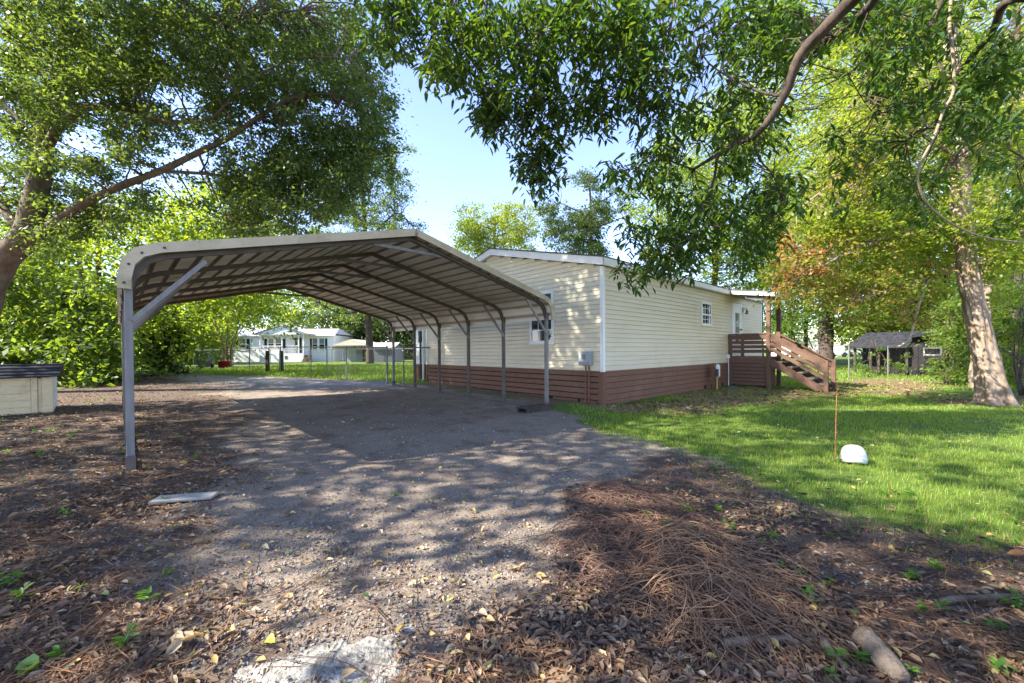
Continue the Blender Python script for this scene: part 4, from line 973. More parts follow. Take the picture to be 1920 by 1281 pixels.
# ------------------------------------------------------------------ dark shed and hanging feeder at the right
def dark_shed():
    a = on_ground(1600, 699); b = on_ground(1702, 704); d = Vector((b.x - a.x, b.y - a.y, 0)); Ls = d.length; rz = math.atan2(d.y, d.x)
    o = empty('shed', (a.x, a.y, a.z), rz, 'low black shed with dark lean-to roof beyond the lawn', 'shed')
    dp = 3.2; EZ = 1.42; RZ = 2.25; W2 = 2.3
    MB().box(.0, Ls, 1.0, dp, -.2, EZ).build('wall', 'shed_dark', o)
    n = 16
    for k in range(n):
        x = Ls * k / n; MB().box(x + .01, x + Ls / n - .01, .97, 1.0, -.1, EZ - .02).build('plank', 'shed_dark', o)
    for x in (.05, Ls * .33, Ls * .66, Ls - .05): MB().box(x - .05, x + .05, .02, .12, -.2, EZ + .05).build('post', 'dark_plank', o)
    MB().hexa([(-.3, -.25, EZ - .02), (Ls + .05, -.25, EZ - .02), (Ls + .05, dp / 2 + .6, RZ), (-.3, dp / 2 + .6, RZ), (-.3, -.25, EZ + .05), (Ls + .05, -.25, EZ + .05), (Ls + .05, dp / 2 + .6, RZ + .07), (-.3, dp / 2 + .6, RZ + .07)]).build('roof', 'shed_roof', o)
    MB().hexa([(-.3, dp + .6, EZ + .3), (Ls + .05, dp + .6, EZ + .3), (Ls + .05, dp / 2 + .6, RZ), (-.3, dp / 2 + .6, RZ), (-.3, dp + .6, EZ + .37), (Ls + .05, dp + .6, EZ + .37), (Ls + .05, dp / 2 + .6, RZ + .07), (-.3, dp / 2 + .6, RZ + .07)]).build('roof', 'shed_roof', o)
    MB().box(Ls + .06, Ls + W2, .3, dp, -.2, 1.95).build('side_room', 'shed_dark', o)
    for k in range(9):
        x = Ls + .08 + (W2 - .1) * k / 9; MB().box(x, x + (W2 - .1) / 9 - .015, .27, .299, -.1, 1.93).build('plank', 'shed_dark', o)
    MB().hexa([(Ls - .1, -.1, 1.98), (Ls + W2 + .3, -.1, 1.90), (Ls + W2 + .3, dp + .2, 2.1), (Ls - .1, dp + .2, 2.2), (Ls - .1, -.1, 2.05), (Ls + W2 + .3, -.1, 1.97), (Ls + W2 + .3, dp + .2, 2.17), (Ls - .1, dp + .2, 2.27)]).build('roof', 'shed_roof', o)
dark_shed()
def feeder():
    c = at(1748, 667, 12.0); o = empty('bird_feeder', c, math.radians(-44), 'white framed bird feeder hanging from the leaning tree', 'bird feeder'); w, h = .19, .24
    for x0, x1, z0, z1 in ((-w, w, 0, .045), (-w, w, h - .035, h), (-w, -w + .035, .046, h - .036), (w - .035, w, .046, h - .036)): MB().box(x0, x1, -.09, .09, z0, z1).build('frame', 'feeder_white', o, bevel=.004)
    MB().box(-w + .036, w - .036, .05, .06, .046, h - .036).build('back_panel', 'dead_wood', o)
    MB().tube([(-w + .02, 0, h), (0, 0, h + .20)], .006, 5).tube([(w - .02, 0, h), (0, 0, h + .20)], .006, 5).build('hanger', 'rope', o)
    MB().tube([(0, 0, h + .20), (.01, 0, h + .7), (0, .02, h + 1.35)], .005, 5).build('rope', 'rope', o)
feeder()

# ------------------------------------------------------------------ trees
def limb(m, pts, r0, r1, sides=9, sub=3):
    """smooth tapering limb through world points, slightly wobbling; returns its points"""
    P = [Vector(p) for p in pts]; out = []
    for i in range(len(P) - 1):
        a, b, c, d = P[max(i - 1, 0)], P[i], P[i + 1], P[min(i + 2, len(P) - 1)]
        for k in range(sub):
            t = k / sub; out.append(.5 * ((2 * b) + (c - a) * t + (2 * a - 5 * b + 4 * c - d) * t * t + (3 * b - a - 3 * c + d) * t ** 3))
    out.append(P[-1]); n = len(out)
    rad = [(r0 + (r1 - r0) * (i / (n - 1)) ** .8) * (1 + .07 * math.sin(i * 2.3 + r0 * 40)) for i in range(n)]
    m.tube(out, rad, sides); return dense(out)
def shift(m, base): m.v = [(v[0] - base.x, v[1] - base.y, v[2] - base.z) for v in m.v]; return m
def bark_trunk(m, pts, r0, r1, seed=1, flare=.75, nseg=80, ring=.045):
    """trunk with a flared lobed foot and long bark ridges"""
    q = MB(); P = limb(q, pts, .1, .1, 4, 6); P = dense(P, ring); n = len(P); z0 = P[0].z; L_ = sum((b - a).length for a, b in zip(P[:-1], P[1:])); base = len(m.v); s = 0; ref = None
    ang = np.arange(nseg) * 2 * math.pi / nseg
    for i in range(n):
        if i: s += (P[i] - P[i - 1]).length
        d = (P[min(i + 1, n - 1)] - P[max(i - 1, 0)]).normalized(); ref = d.orthogonal().normalized() if ref is None else (ref - d * ref.dot(d)).normalized(); b = d.cross(ref)
        R_ = r1 + (r0 * .74 - r1) * (1 - s / L_) ** .9
        fl = flare * math.exp(-s / (r0 * 1.5))
        lobes = .5 + .5 * np.sin(ang * 5 + seed + .4 * np.sin(ang * 2))
        u = ang / (2 * math.pi) * 18; ridge = np.abs(fnoise(u, np.full(nseg, s * 1.3), seed, 3) - .5) * 2
        big = fnoise(ang / (2 * math.pi) * 6, np.full(nseg, s * 1.2), seed + 9, 2) - .5
        rr = R_ * (1 + fl * (.25 + .8 * lobes) + .12 * big) + .075 * (ridge - .3)
        for k in range(nseg): m.v.append(tuple(P[i] + (ref * math.cos(ang[k]) + b * math.sin(ang[k])) * float(rr[k])))
    for i in range(n - 1):
        for k in range(nseg):
            a = base + i * nseg + k; c = base + i * nseg + (k + 1) % nseg; m.f.append((a, c, c + nseg, a + nseg))
def tree(name, label, base, trunk, limbs, regions, leaf, size, bark, cat='tree', group=None, aspect=.5, seed=1, twig=(.02, .006), twig_frac=.8, flat=.6, droop=.25, roots=0, world=()):
    r = np.random.default_rng(seed); random.seed(seed); base = Vector(base); o = empty(name, base, 0, label, cat, group)
    m = MB(); tp_, r0, r1 = trunk; lines = [limb(m, tp_, r0, r1, 14, 4)]
    if roots == 1: m.v = []; m.f = []; bark_trunk(m, tp_, r0, r1, seed, 1.15)
    elif roots:
        for k in range(roots):
            a = k * 2 * math.pi / roots + .3; q = Vector(tp_[0])
            m.tube([q + Vector((math.cos(a) * r0 * .55, math.sin(a) * r0 * .55, r0 * 1.7)), q + Vector((math.cos(a) * r0 * 1.0, math.sin(a) * r0 * 1.0, r0 * .45)), q + Vector((math.cos(a) * r0 * 1.7, math.sin(a) * r0 * 1.7, -.06))], [r0 * .34, r0 * .38, r0 * .22], 8)
    shift(m, base).build('trunk', bark, o, smooth=True)
    bm_ = MB()
    for pts, a, b in limbs: lines.append(limb(bm_, pts, a, b, 8, 3))
    mats = {}
    for reg in regions:
        poly, n, d0, d1, rad, per = reg[:6]; hole = reg[6] if len(reg) > 6 else 0; lf = reg[7] if len(reg) > 7 else leaf; hs = reg[8] if len(reg) > 8 else 90
        C = region_points(r, poly, n, d0, d1, hole, hs, seed + 3); R = rad * r.uniform(.6, 1.4, n)
        twigs(bm_, r, C, lines, twig[0], twig[1], 4, twig_frac)
        mats.setdefault(lf, []).append(clump_leaves(r, C, R, per, size, aspect, flat, droop))
    for bx_, by_, bz_, n, rad, per in world:                      # unseen leaf boxes added to the crown to shade yard and gable wall
        C = np.stack([r.uniform(*bx_, n), r.uniform(*by_, n), r.uniform(*bz_, n)], 1); C = C[(C[:, 0] < -1.33 * C[:, 1] - .6) | (C[:, 2] > 1.8 + .95 * C[:, 1])]; C = C[fnoise(C[:, 0] * .45 + C[:, 2] * .3, C[:, 1] * .45, seed + 6) > .33]
        mats.setdefault(leaf, []).append(clump_leaves(r, C, rad * r.uniform(.6, 1.4, len(C)), per, size * 1.85, aspect, flat, droop))
    if bm_.v: shift(bm_, base).build('branches', bark, o, smooth=True)['kind'] = 'stuff'
    for lf, parts in mats.items():
        V = []; Q = []; k = 0
        for v, q in parts: V.append(v); Q.append(q + k); k += len(v)
        c = mesh_np('crown', np.concatenate(V) - np.array(base), np.concatenate(Q), lf, o); c['kind'] = 'stuff'
    return o
def woods(name, label, regions, size, bark='bark_dark', seed=1, aspect=.6, stems=(), flat=.7):
    """a wood that reads as one mass"""
    r = np.random.default_rng(seed); random.seed(seed); o = empty(name, (0, 0, 0), 0, label, 'woodland'); o['kind'] = 'stuff'; mats = {}
    for reg in regions:
        poly, n, d0, d1, rad, per, hole, lf = reg[:8]
        C = region_points(r, poly, n, d0, d1, hole, 80, seed); mats.setdefault(lf, []).append(clump_leaves(r, C, rad * r.uniform(.6, 1.4, n), per, size, aspect, flat, .2))
    for lf, parts in mats.items():
        V = []; Q = []; k = 0
        for v, q in parts: V.append(v); Q.append(q + k); k += len(v)
        c = mesh_np('foliage', np.concatenate(V), np.concatenate(Q), lf, o); c['kind'] = 'stuff'
    m = MB()
    for px, py0, py1, d, rr in stems:
        a = at(px, py0, d); b = at(px + random.uniform(-8, 8), py1, d); m.tube(wander(a, b, 5, .03), np.linspace(rr, rr * .6, 6), 8)
    if m.v: s_ = m.build('stems', bark, o, smooth=True); s_['kind'] = 'stuff'
    return o

# big spreading oak at the left
tree('oak_tree', 'huge spreading oak leaning in from the left edge over the yard', on_ground(-75, 775),
     ([at(-75, 790, 10), at(-45, 620, 10), at(-5, 505, 10), at(48, 440, 10), at(75, 330, 10.2), at(86, 235, 10.4), at(112, 165, 10.6), at(120, 60, 10.8), at(140, -80, 11)], .36, .11),
     [([at(45, 462, 10), at(120, 405, 9.9), at(205, 358, 9.8), at(300, 321, 9.7), at(372, 286, 9.6), at(430, 258, 9.5), at(490, 216, 9.4), at(548, 184, 9.2), at(620, 176, 9.1)], .115, .03),
      ([at(72, 330, 10.2), at(105, 245, 10), at(170, 200, 9.7), at(250, 212, 9.4), at(330, 230, 9.2), at(402, 222, 9.0)], .13, .03),
      ([at(86, 235, 10.4), at(172, 148, 10.2), at(262, 80, 10), at(302, 18, 9.8), at(315, -60, 9.6)], .10, .05),
      ([at(262, 80, 10), at(340, 40, 9.6), at(450, 30, 9.4), at(560, 20, 9.0)], .06, .02),
      ([at(300, 321, 9.7), at(420, 330, 10), at(540, 360, 10.2), at(640, 330, 10.4)], .05, .015),
      ([at(402, 222, 9.0), at(470, 150, 8.8), at(560, 110, 8.6), at(650, 110, 8.5)], .04, .015),
      ([at(80, 280, 10.3), at(10, 200, 10.6), at(-80, 120, 11)], .12, .04),
      ([at(48, 440, 10), at(-60, 330, 11), at(-200, 260, 12)], .12, .04),
      ([at(372, 286, 9.6), at(410, 380, 9.7), at(440, 440, 9.8)], .03, .012)],
     [([(0, 0), (635, 0), (690, 70), (705, 130), (735, 190), (715, 235), (640, 205), (560, 215), (480, 230), (380, 250), (250, 300), (140, 300), (0, 330)], 1000, 8.4, 12.8, .37, 92, .30),
      ([(590, 215), (700, 225), (745, 290), (700, 330), (650, 390), (590, 420), (520, 440), (430, 440), (400, 390), (420, 310), (500, 260)], 350, 8.8, 11.4, .34, 100, .30),
      ([(0, 320), (160, 300), (330, 330), (400, 420), (300, 430), (160, 440), (0, 480)], 170, 9.5, 12.5, .40, 90, .36),
      ([(-380, -330), (560, -330), (640, -5), (-380, -5)], 330, 8.5, 13, .62, 50, .3),
      ([(-420, -100), (-5, -100), (-5, 420), (-420, 380)], 260, 9, 13.5, .62, 50, .34)],
     'leaf_oak', .089, 'bark_oak', seed=5, world=[((-15, -4.8), (-5.5, 6.8), (4.6, 9.8), 1350, .7, 36), ((-13, -3.5), (5.5, 10.5), (8.2, 13), 620, .65, 36)], twig=(.022, .006), twig_frac=.5, aspect=.52)

# near pecan-like tree that hangs over the whole top of the picture
def overhang():
    seed = 12; r = np.random.default_rng(seed); random.seed(seed)
    base = gp(2.52, 1.36); o = empty('pecan_tree', base, 0, 'near tree with long dark leaves hanging over the top of the picture', 'tree')
    m = MB(); lines = []
    bark_trunk(m, [base + Vector((0, 0, -.12)), base + Vector((.05, .0, .5)), base + Vector((.14, .02, 1.3)), base + Vector((.22, .16, 2.2)), base + Vector((.34, .45, 3.1))], .40, .22, 9, .8)
    top = base + Vector((.34, .45, 3.1))
    shift(m, base).build('trunk', 'bark_oak', o, smooth=True)
    b = MB()
    def lb(pts, r0, r1, s=8): lines.append(limb(b, pts, r0, r1, s, 4))
    lb([top, at(1760, -140, 3.3), at(1660, -60, 3.8), at(1598, 0, 4.2), at(1545, 55, 4.4), at(1500, 105, 4.6), at(1470, 180, 4.8), at(1425, 246, 5.0), at(1385, 268, 5.2), at(1345, 290, 5.4), at(1300, 318, 5.7)], .105, .018, 10)
    lb([at(1660, -60, 3.8), at(1640, 0, 4.4), at(1600, 40, 5.2), at(1560, 72, 5.8)], .06, .03)
    lb([at(1345, 290, 5.4), at(1335, 350, 5.5), at(1300, 420, 5.6), at(1260, 480, 5.7), at(1220, 510, 5.8)], .022, .006)
    lb([at(1410, 255, 5.1), at(1425, 300, 5.2), at(1450, 330, 5.4), at(1470, 380, 5.6)], .018, .006)
    lb([at(1300, 318, 5.7), at(1240, 300, 5.9), at(1180, 320, 6.0)], .015, .006)
    lb([at(1470, 180, 4.8), at(1420, 170, 5), at(1330, 120, 5.3), at(1300, 60, 5.4)], .02, .006)
    lb([top, at(1900, -160, 4), at(1700, -220, 5), at(1400, -150, 5.6), at(1180, -90, 5.9), at(980, -60, 6), at(800, -40, 5.9), at(700, -20, 5.8)], .12, .025)
    for px, py1, d in ((975, 100, 5.7), (1090, 150, 5.8), (1110, 30, 5.6), (845, 110, 5.6), (1030, 220, 5.9), (1180, 120, 5.5), (740, 50, 5.7), (1000, 320, 5.9), (1250, 140, 5.4), (900, 170, 5.7), (1130, 180, 5.8)):
        lb([at(px + random.uniform(-20, 40), -55, 5.95), at(px + 8, py1 * .35, d + .1), at(px - 4, py1 * .7, d), at(px, py1, d)], .022, .006, 6)
    lb([top, at(2250, -160, 3.0), at(2010, -20, 4.4), at(1890, 2, 5.0), at(1860, 60, 5.4), at(1800, 130, 6), at(1700, 200, 6.5)], .09, .02)
    lb([at(1770, -60, 5.5), at(1758, 20, 5.4), at(1748, 45, 5.4), at(1775, 62, 5.4), at(1800, 20, 5.4)], .05, .035)
    lb([at(1800, 130, 6), at(1700, 260, 6.2), at(1740, 240, 6.3), at(1850, 260, 6.5), at(1925, 300, 6.6)], .02, .012)
    lb([at(1590, 140, 5.2), at(1620, 190, 5.4), at(1640, 215, 5.6)], .008, .004)
    lb([top + Vector((0, 0, .2)), (1.5, 1.5, 5.5), (.2, 2.0, 6.4), (-1.5, 2.4, 6.8)], .11, .04); lb([top, (1.2, .2, 5.6), (-.4, -1.0, 6.6), (-2, -1.6, 7)], .1, .04)
    lb([top, (3.4, 1.0, 5.2), (4.4, .4, 6.2)], .1, .04); lb([top, (2.2, -.8, 5.2), (2.4, -2.6, 6.4)], .1, .04)
    # clusters of long drooping leaflets
    regs = [([(690, -20), (795, -20), (787, 75), (765, 98), (735, 100), (705, 92), (688, 50)], 69, 5.2, 6.2, 0.27),
            ([(795, -20), (1330, -20), (1318, 60), (1300, 110), (1285, 165), (1262, 205), (1230, 150), (1180, 170), (1090, 110), (1060, 160), (1040, 250), (1000, 170), (935, 190), (880, 170), (842, 165), (800, 125), (803, 60)], 500, 4.9, 6.4, 0.29),
            ([(880, 165), (940, 185), (945, 245), (895, 250), (884, 200)], 40, 5.4, 6.1, 0.05), ([(935, 190), (1060, 160), (1075, 235), (1062, 290), (1068, 330), (1022, 368), (975, 325), (960, 270)], 110, 5.4, 6.3, 0.05),
            ([(1078, 120), (1150, 150), (1158, 190), (1140, 235), (1085, 240), (1080, 180)], 43, 5.3, 6.1, 0.25), ([(1165, 150), (1265, 190), (1240, 225), (1200, 215), (1170, 185)], 34, 5.3, 6.1, 0.05),
            ([(1130, 325), (1165, 285), (1225, 225), (1290, 205), (1340, 150), (1420, 150), (1480, 250), (1520, 330), (1490, 420), (1400, 430), (1300, 440), (1225, 430), (1190, 390), (1145, 350)], 243, 5.0, 7.0, 0.41),
            ([(1150, 415), (1230, 425), (1330, 430), (1470, 420), (1450, 470), (1390, 505), (1310, 520), (1235, 505), (1220, 535), (1172, 545), (1158, 510), (1190, 470)], 98, 5.2, 6.4, 0.35),
            ([(1340, -20), (1600, -20), (1560, 80), (1480, 160), (1360, 150), (1330, 70)], 160, 5.0, 7.2, 0.42), ([(1600, -20), (1920, -20), (1920, 240), (1800, 260), (1690, 230), (1600, 130)], 280, 4.6, 7.2, 0.42),
            ([(1540, 240), (1700, 260), (1920, 260), (1920, 430), (1700, 420), (1560, 400)], 98, 6, 8, 0.51)]
    Cs = []
    for k, (poly, n, d0, d1, hole) in enumerate(regs): Cs.append(region_points(r, poly, n, d0, d1, hole, 60, 40 + k, 8))
    # unseen rest of the crown, added above and behind the camera for shade
    up = np.stack([r.uniform(-4.5, 5.5, 620), r.uniform(-4, 5.2, 620), 0 * np.zeros(620)], 1); up[:, 2] = 6.1 + .35 * np.hypot(up[:, 0] - 1, up[:, 1] - 1) * r.uniform(-.5, .6, 620) + r.uniform(0, 1.8, 620)
    up = up[(fnoise(up[:, 0] * .7, up[:, 1] * .7, 77) > .42)]; Cs.append(up)
    C = np.concatenate(Cs); twigs(b, r, C, lines, .008, .003, 3, .6, 4, 1.6)
    shift(b, base).build('branches', 'bark_dark', o, smooth=True)['kind'] = 'stuff'
    n = len(C); per = 12; k = np.repeat(np.arange(n), per); M = len(k); a = r.uniform(0, 2 * np.pi, M); dr = r.uniform(.15, 1.4, M)
    D = unit(np.stack([np.cos(a), np.sin(a), -dr], 1)); Ls = .145 * r.uniform(.6, 1.3, M); off = r.normal(size=(M, 3)) * .085
    P = C[k] + off + D * (Ls * .6)[:, None]; Nn = np.stack([np.cos(a) * dr, np.sin(a) * dr, np.ones(M)], 1) + r.normal(size=(M, 3)) * .35; Ws = Ls * r.uniform(.24, .36, M)
    # 300 of the nearest leaves in the picture are single leaves
    dist_ = np.linalg.norm(P - np.array([0, 0, CAM_H]), axis=1); vis = (P[:, 1] > 4) & (np.abs(P[:, 0]) < P[:, 1] * 1.25) & ((P[:, 2] - CAM_H) < P[:, 1] * .85)
    order = np.argsort(np.where(vis, dist_, 1e9)); single = set(order[:300].tolist()); rest = np.array([i for i in range(M) if i not in single])
    V, Q = leaf_arrays(P[rest], D[rest], Nn[rest], Ls[rest], Ws[rest], .18, True)
    crown = mesh_np('crown', V - np.array(base), Q, 'leaf_pecan', o); crown['kind'] = 'stuff'
    v1, q1 = leaf_arrays(np.zeros((1, 3)), np.array([[1., 0, 0]]), np.array([[0, 0, 1.]]), np.array([1.]), np.array([.3]), .18, True)
    first = mesh_np('leaf', v1, q1, 'leaf_pecan', crown)
    for j, i in enumerate(order[:300]):
        lf = first if j == 0 else first.copy()
        if j: COL.objects.link(lf)
        d_ = Vector(D[i]); s_ = d_.cross(Vector(Nn[i])).normalized(); n_ = s_.cross(d_)
        R = Matrix((d_, -s_, n_)).transposed().to_4x4()
        lf.parent = crown; lf.matrix_local = Matrix.Translation(Vector(P[i]) - base) @ R @ Matrix.Diagonal((Ls[i], Ws[i] / .3, Ls[i], 1))
    return o
overhang()
v = MB(); vp = limb(v, [at(1790, -60, 5.0), at(1780, 40, 4.9), at(1786, 90, 4.8), at(1788, 170, 4.8), at(1770, 205, 4.8), at(1752, 255, 4.8), at(1725, 310, 4.85), at(1722, 345, 4.9), at(1745, 390, 5.0), at(1800, 428, 5.2), at(1860, 448, 5.4), at(1960, 458, 5.6)], .018, .012, 7)
c = vp[0].copy(); shift(v, c); vo = v.build('hanging_vine', 'vine_bark', None, smooth=True); vo.location = c; tag(vo, 'pale woody vine hanging in a loop at the upper right', 'vine')

# leaning tree with turning leaves at the right
mb_ = on_ground(1866, 757)
tree('maple_tree', 'leaning tree with warm sunlit bark and yellow and rust leaves at the right', mb_,
     ([mb_ + Vector((.02, 0, -.1)), at(1862, 735, mb_.y), at(1853, 690, mb_.y), at(1838, 620, mb_.y), at(1822, 550, mb_.y), at(1812, 480, mb_.y), at(1803, 400, mb_.y), at(1800, 300, mb_.y + .2), at(1790, 180, mb_.y + .4), at(1780, 60, mb_.y + .6), at(1770, -80, mb_.y + .8)], .285, .10),
     [([at(1815, 490, 9.9), at(1760, 515, 9.6), at(1690, 535, 9.3), at(1620, 560, 9.1), at(1560, 590, 9.0)], .05, .012),
      ([at(1740, 522, 9.5), at(1720, 580, 9.3), at(1712, 615, 9.2), at(1700, 640, 9.15), at(1680, 652, 9.1)], .03, .02),
      ([at(1806, 430, 10), at(1720, 430, 9.6), at(1620, 460, 9.2), at(1540, 500, 8.9), at(1460, 540, 8.8)], .05, .012),
      ([at(1802, 360, 10.1), at(1700, 340, 9.6), at(1590, 330, 9.2), at(1490, 400, 9)], .05, .012),
      ([at(1800, 300, 10.2), at(1690, 230, 10), at(1590, 200, 9.8)], .05, .015), ([at(1815, 480, 9.9), at(1880, 440, 9.6), at(1960, 430, 9.4)], .06, .02), ([at(1800, 330, 10.1), at(1880, 260, 10), at(1960, 200, 10)], .06, .02)],
     [([(1440, 470), (1500, 430), (1600, 440), (1700, 470), (1780, 500), (1700, 560), (1620, 580), (1540, 600), (1470, 570)], 60, 8.4, 10.6, .34, 60, .36, 'leaf_maple'),
      ([(1440, 470), (1500, 400), (1600, 420), (1700, 450), (1780, 500), (1700, 560), (1620, 580), (1540, 590), (1470, 560)], 90, 8.4, 11.5, .36, 60, .34, 'leaf_yellow'),
      ([(1560, 560), (1720, 540), (1780, 570), (1700, 610), (1600, 610)], 30, 8.8, 10, .28, 45, .3, 'leaf_maple'),
      ([(1435, 470), (1500, 430), (1560, 440), (1540, 520), (1470, 560)], 30, 8.4, 9.6, .26, 50, .3, 'leaf_rust'),
      ([(1500, 270), (1620, 150), (1760, 120), (1930, 140), (1930, 420), (1760, 430), (1640, 420), (1520, 400)], 420, 8.6, 12.5, .48, 75, .31, 'leaf_yellow'),
      ([(1540, 300), (1680, 180), (1700, 260), (1640, 380), (1560, 430)], 40, 8.6, 11, .36, 60, .3, 'leaf_maple'),
      ([(1500, 400), (1760, 400), (1920, 420), (1930, 560), (1870, 580), (1850, 470), (1780, 470), (1600, 480)], 280, 8.6, 12, .42, 65, .33, 'leaf_yellow'),
      ([(1500, -250), (2300, -250), (2300, 400), (1935, 420), (1930, -5), (1500, -5)], 160, 9, 13, .7, 50, .36, 'leaf_yellow')],
     'leaf_yellow', .085, 'bark_warm', aspect=.6, seed=31, twig=(.014, .005), twig_frac=.6, roots=1, droop=.1, flat=.5)
tb = on_ground(1832, 727)
tree('tree', 'slim pale trunked tree just behind the leaning tree', tb, ([tb + Vector((0, 0, -.1)), at(1836, 660, 14.4), at(1846, 590, 14.5), at(1850, 480, 14.6), at(1860, 300, 14.8)], .24, .13), [],
     [([(1760, 150), (1930, 100), (1930, 450), (1800, 420)], 60, 13.5, 17, .6, 55, .3)], 'leaf_bright', .1, 'bark_pale', seed=33)
tb = on_ground(1546, 690)
tree('oak_tree', 'dark trunked tree standing behind the porch stair', tb, ([tb + Vector((0, 0, -.1)), at(1548, 640, 29), at(1550, 590, 29), at(1562, 545, 29), at(1590, 480, 28.8), at(1600, 380, 28.6), at(1590, 250, 28.5)], .55, .22),
     [([at(1556, 560, 29), at(1530, 520, 28.5), at(1490, 490, 28)], .22, .06), ([at(1575, 510, 28.9), at(1640, 520, 28), at(1700, 560, 27)], .22, .06), ([at(1595, 450, 28.7), at(1560, 380, 28), at(1500, 330, 27.5)], .2, .06)],
     [([(1440, 400), (1560, 300), (1700, 320), (1760, 450), (1700, 590), (1620, 610), (1600, 540), (1540, 560), (1520, 640), (1460, 600)], 340, 25, 32, 1.2, 120, .33)], 'leaf_mid', .18, 'bark_dark', seed=35, twig=(.05, .02))
woods('woodland', 'sunlit wood behind the dark shed and lawn at the right', [
    ([(1430, 420), (1500, 120), (1700, 60), (2000, 60), (2000, 620), (1800, 640), (1600, 625), (1470, 640)], 620, 30, 46, 1.5, 105, .28, 'leaf_bright'),
    ([(1560, 520), (1930, 520), (1960, 660), (1800, 690), (1600, 640)], 260, 26, 34, 1.2, 110, .25, 'leaf_yellow'),
    ([(1440, 590), (1620, 600), (1960, 620), (1960, 668), (1640, 655), (1440, 662)], 260, 55, 75, 1.8, 90, .15, 'leaf_mid')], .28, stems=[(1488, 672, 540, 34, .18), (1510, 670, 520, 40, .2), (1640, 690, 500, 30, .2), (1720, 690, 480, 28, .22), (1905, 735, 500, 16, .16), (1780, 690, 500, 30, .25)], seed=41)
def shrub(label, poly, n, d0, d1, rad, per, leaf, size, basepx, seed, group=None):
    b = on_ground(*basepx)
    st_ = [([b, b + Vector((random.uniform(-.3, .3), random.uniform(-.3, .3), .8)), b + Vector((random.uniform(-.8, .8), random.uniform(-.5, .5), 1.8))], .04, .012) for _ in range(4)]
    return tree('shrub', label, b, ([b, b + Vector((0, .02, .5)), b + Vector((.05, 0, 1.2))], .05, .03), st_, [(poly, n, d0, d1, rad, per, .25)], leaf, size, 'bark_dark', 'shrub', group, .55, seed, (.015, .006), .4)
shrub('leafy green shrub between the dark shed and the leaning tree', [(1752, 640), (1765, 585), (1800, 560), (1835, 590), (1838, 715), (1790, 722), (1760, 715)], 110, 14.5, 18, .42, 80, 'leaf_mid', .12, (1775, 722), 51)
shrub('leafy green shrub right of the leaning tree at the right edge', [(1872, 560), (1925, 520), (1990, 560), (1990, 745), (1890, 735)], 90, 12.5, 16, .40, 80, 'leaf_mid', .11, (1915, 742), 52)
shrub('low green bush growing in front of the dark shed', [(1610, 660), (1655, 650), (1700, 668), (1690, 702), (1615, 702)], 16, 19.5, 21.5, .28, 60, 'leaf_mid', .10, (1648, 704), 53)

# ------------------------------------------------------------------ left side wood, shrubs, trees behind
woods('woodland', 'bright green wood along the left side of the yard', [
    ([(-200, 380), (120, 420), (260, 380), (480, 350), (520, 430), (560, 520), (525, 575), (400, 610), (352, 640), (340, 690), (230, 690), (-200, 705)], 720, 15, 27, 1.0, 120, .24, 'leaf_bright'),
    ([(-200, 450), (130, 480), (240, 520), (235, 690), (120, 692), (-200, 700)], 260, 12.5, 17, .7, 120, .26, 'leaf_mid'),
    ([(-200, 640), (110, 655), (250, 668), (250, 702), (110, 700), (-200, 730)], 170, 11.5, 15, .45, 110, .2, 'leaf_mid')], .16, seed=61, stems=[(30, 690, 400, 18, .14), (190, 690, 380, 22, .16), (300, 690, 430, 26, .2), (150, 690, 420, 24, .15)])
woods('woodland', 'yellow green wood behind the white neighbour house', [
    ([(300, 540), (520, 530), (800, 545), (830, 690), (700, 672), (600, 640), (480, 618), (380, 660), (300, 680)], 440, 60, 80, 2.4, 100, .2, 'leaf_yellow'),
    ([(300, 620), (420, 600), (420, 672), (300, 690)], 150, 34, 48, 1.4, 100, .2, 'leaf_bright'),
    ([(560, 590), (830, 580), (860, 668), (620, 662)], 220, 56, 62, 1.8, 90, .3, 'leaf_pine')], .41, seed=63, stems=[(760, 672, 560, 58, .25), (655, 664, 560, 60, .25)])
shrub('dark evergreen shrub right behind the left carport leg', [(255, 600), (285, 572), (325, 580), (345, 610), (348, 655), (322, 690), (262, 702)], 110, 16, 19, .45, 110, 'leaf_dark', .11, (300, 700), 65)
cb = on_ground(421, 688)
tree('crape_myrtle', 'multi stemmed pale barked tree growing at the red planter', cb + Vector((.15, .3, 0)), ([cb + Vector((.1, .3, 0)), at(416, 640, 24), at(402, 600, 24), at(395, 560, 24)], .09, .05),
     [([cb + Vector((.0, .3, 0)), at(425, 650, 24), at(428, 600, 24.1), at(432, 550, 24)], .09, .04), ([cb + Vector((.2, .3, 0)), at(434, 650, 24), at(450, 610, 23.8), at(470, 570, 24)], .07, .03), ([cb + Vector((-.1, .3, 0)), at(408, 640, 24.2), at(388, 600, 24), at(376, 570, 24)], .06, .03), ([cb + Vector((.1, .4, 0)), at(440, 640, 24.3), at(462, 605, 24.5)], .05, .02)],
     [([(360, 565), (420, 540), (500, 545), (512, 580), (480, 605), (430, 598), (385, 605), (362, 590)], 95, 22.5, 26, .55, 90, .28), ([(360, 400), (520, 400), (520, 550), (360, 560)], 90, 22.5, 26, .7, 70, .32)], 'leaf_mid', .11, 'bark_pale', seed=67)
tb = on_ground(694, 682)
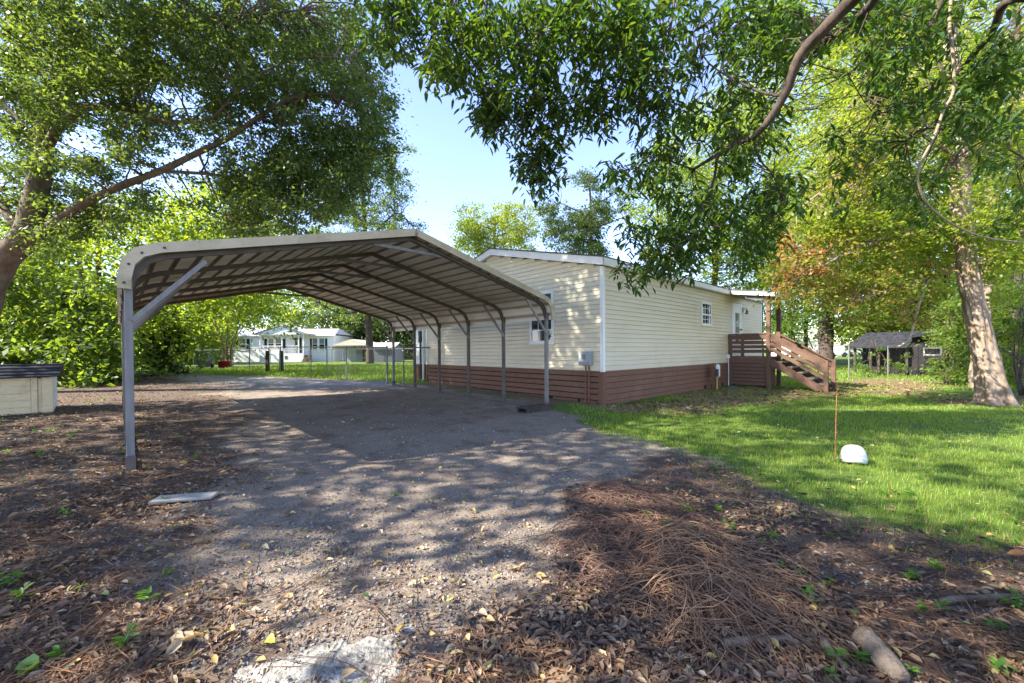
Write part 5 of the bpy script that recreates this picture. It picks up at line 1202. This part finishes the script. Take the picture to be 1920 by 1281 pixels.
tree('oak_tree', 'tall oak with dark trunk standing behind the carport', tb, ([tb + Vector((0, 0, -.1)), at(693, 650, tb.y), at(691, 600, tb.y), at(688, 540, tb.y), at(686, 450, tb.y), at(680, 360, tb.y), at(676, 280, tb.y)], .40, .12),
     [([at(689, 590, tb.y), at(730, 585, tb.y - 1), at(770, 560, tb.y - 2)], .15, .04), ([at(688, 580, tb.y), at(640, 588, tb.y - 1), at(600, 570, tb.y - 2)], .15, .04), ([at(686, 460, tb.y), at(740, 400, tb.y), at(770, 420, tb.y)], .14, .04), ([at(684, 420, tb.y), at(630, 370, tb.y), at(600, 400, tb.y)], .14, .04), ([at(680, 350, tb.y), at(720, 310, tb.y), at(740, 330, tb.y)], .1, .03)],
     [([(575, 440), (585, 330), (635, 262), (690, 240), (735, 275), (752, 330), (765, 390), (798, 412), (795, 450), (700, 470), (600, 470)], 300, tb.y - 4, tb.y + 4, .85, 120, .33),
      ([(545, 560), (640, 540), (745, 545), (790, 580), (740, 600), (690, 588), (640, 596), (600, 575)], 90, tb.y - 4, tb.y + 1, .65, 100, .25)], 'leaf_oak', .18, 'bark_dark', seed=71, twig=(.03, .01))
woods('woodland', 'distant tree line closing the horizon all round', [
    ([(-400, 560), (300, 575), (900, 590), (1500, 585), (2300, 560), (2300, 664), (1500, 662), (300, 668), (-400, 672)], 620, 95, 125, 4.0, 60, .1, 'leaf_mid'),
    ([(-500, 430), (330, 470), (330, 660), (-500, 670)], 240, 42, 60, 2.2, 90, .15, 'leaf_bright'),
    ([(1620, 420), (2400, 380), (2400, 668), (1640, 662)], 240, 48, 70, 2.4, 90, .15, 'leaf_bright')], .55, seed=69)
def back_tree(label, poly, n, d, leaf, seed, px, rad=1.1, per=100, size=.2, hole=.34):
    b = at(px, 664, d); b.z = gbase(b.x, b.y); P = np.array(poly); top = P[:, 1].min(); bot = P[:, 1].max()
    L_ = [([at(px, bot - (bot - top) * t, d), at(px + s * (P[:, 0].max() - P[:, 0].min()) * .33, bot - (bot - top) * (t + .15), d)], .12, .04) for t, s in ((.2, -1), (.35, 1), (.5, -.8), (.6, .7))]
    return tree('tree', label, b, ([b + Vector((0, 0, -.2)), at(px, 560, d), at(px + 3, (bot + top) / 2, d), at(px, top + 20, d)], .35, .06), L_, [(poly, n, d - 4, d + 4, rad, per, hole)], leaf, size, 'bark_dark', 'tree', 'trees behind the mobile home', .55, seed, (.04, .012), .5)
back_tree('yellow green tree rising behind the roof ridge of the cream home', [(862, 478), (853, 425), (866, 398), (884, 418), (900, 386), (925, 400), (950, 384), (968, 420), (990, 412), (1003, 438), (995, 478)], 230, 46, 'leaf_yellow', 81, 925, .95)
back_tree('grey green tree behind the near corner of the cream home', [(1012, 412), (1032, 380), (1058, 400), (1075, 360), (1100, 322), (1128, 345), (1140, 400), (1180, 385), (1215, 420), (1220, 490), (1060, 478), (1020, 440)], 250, 40, 'leaf_pine', 82, 1105, .8, hole=.38)
back_tree('tall green tree behind the long side of the cream home', [(1180, 400), (1260, 250), (1330, 160), (1430, 180), (1480, 230), (1490, 560), (1400, 560), (1330, 530), (1230, 505)], 470, 33, 'leaf_bright', 83, 1340, 1.1, hole=.32)
back_tree('tall bright tree behind the leaning tree filling the upper right', [(1340, 180), (1420, 40), (1500, -60), (2000, -60), (2000, 330), (1760, 360), (1560, 330), (1440, 280)], 420, 20, 'leaf_yellow', 86, 1906, .8, 100, .14, .30)
back_tree('shaded green tree behind the porch roof of the cream home', [(1330, 420), (1420, 400), (1500, 430), (1500, 620), (1440, 610), (1430, 560), (1340, 525)], 200, 38, 'leaf_mid', 84, 1425, 1.0)
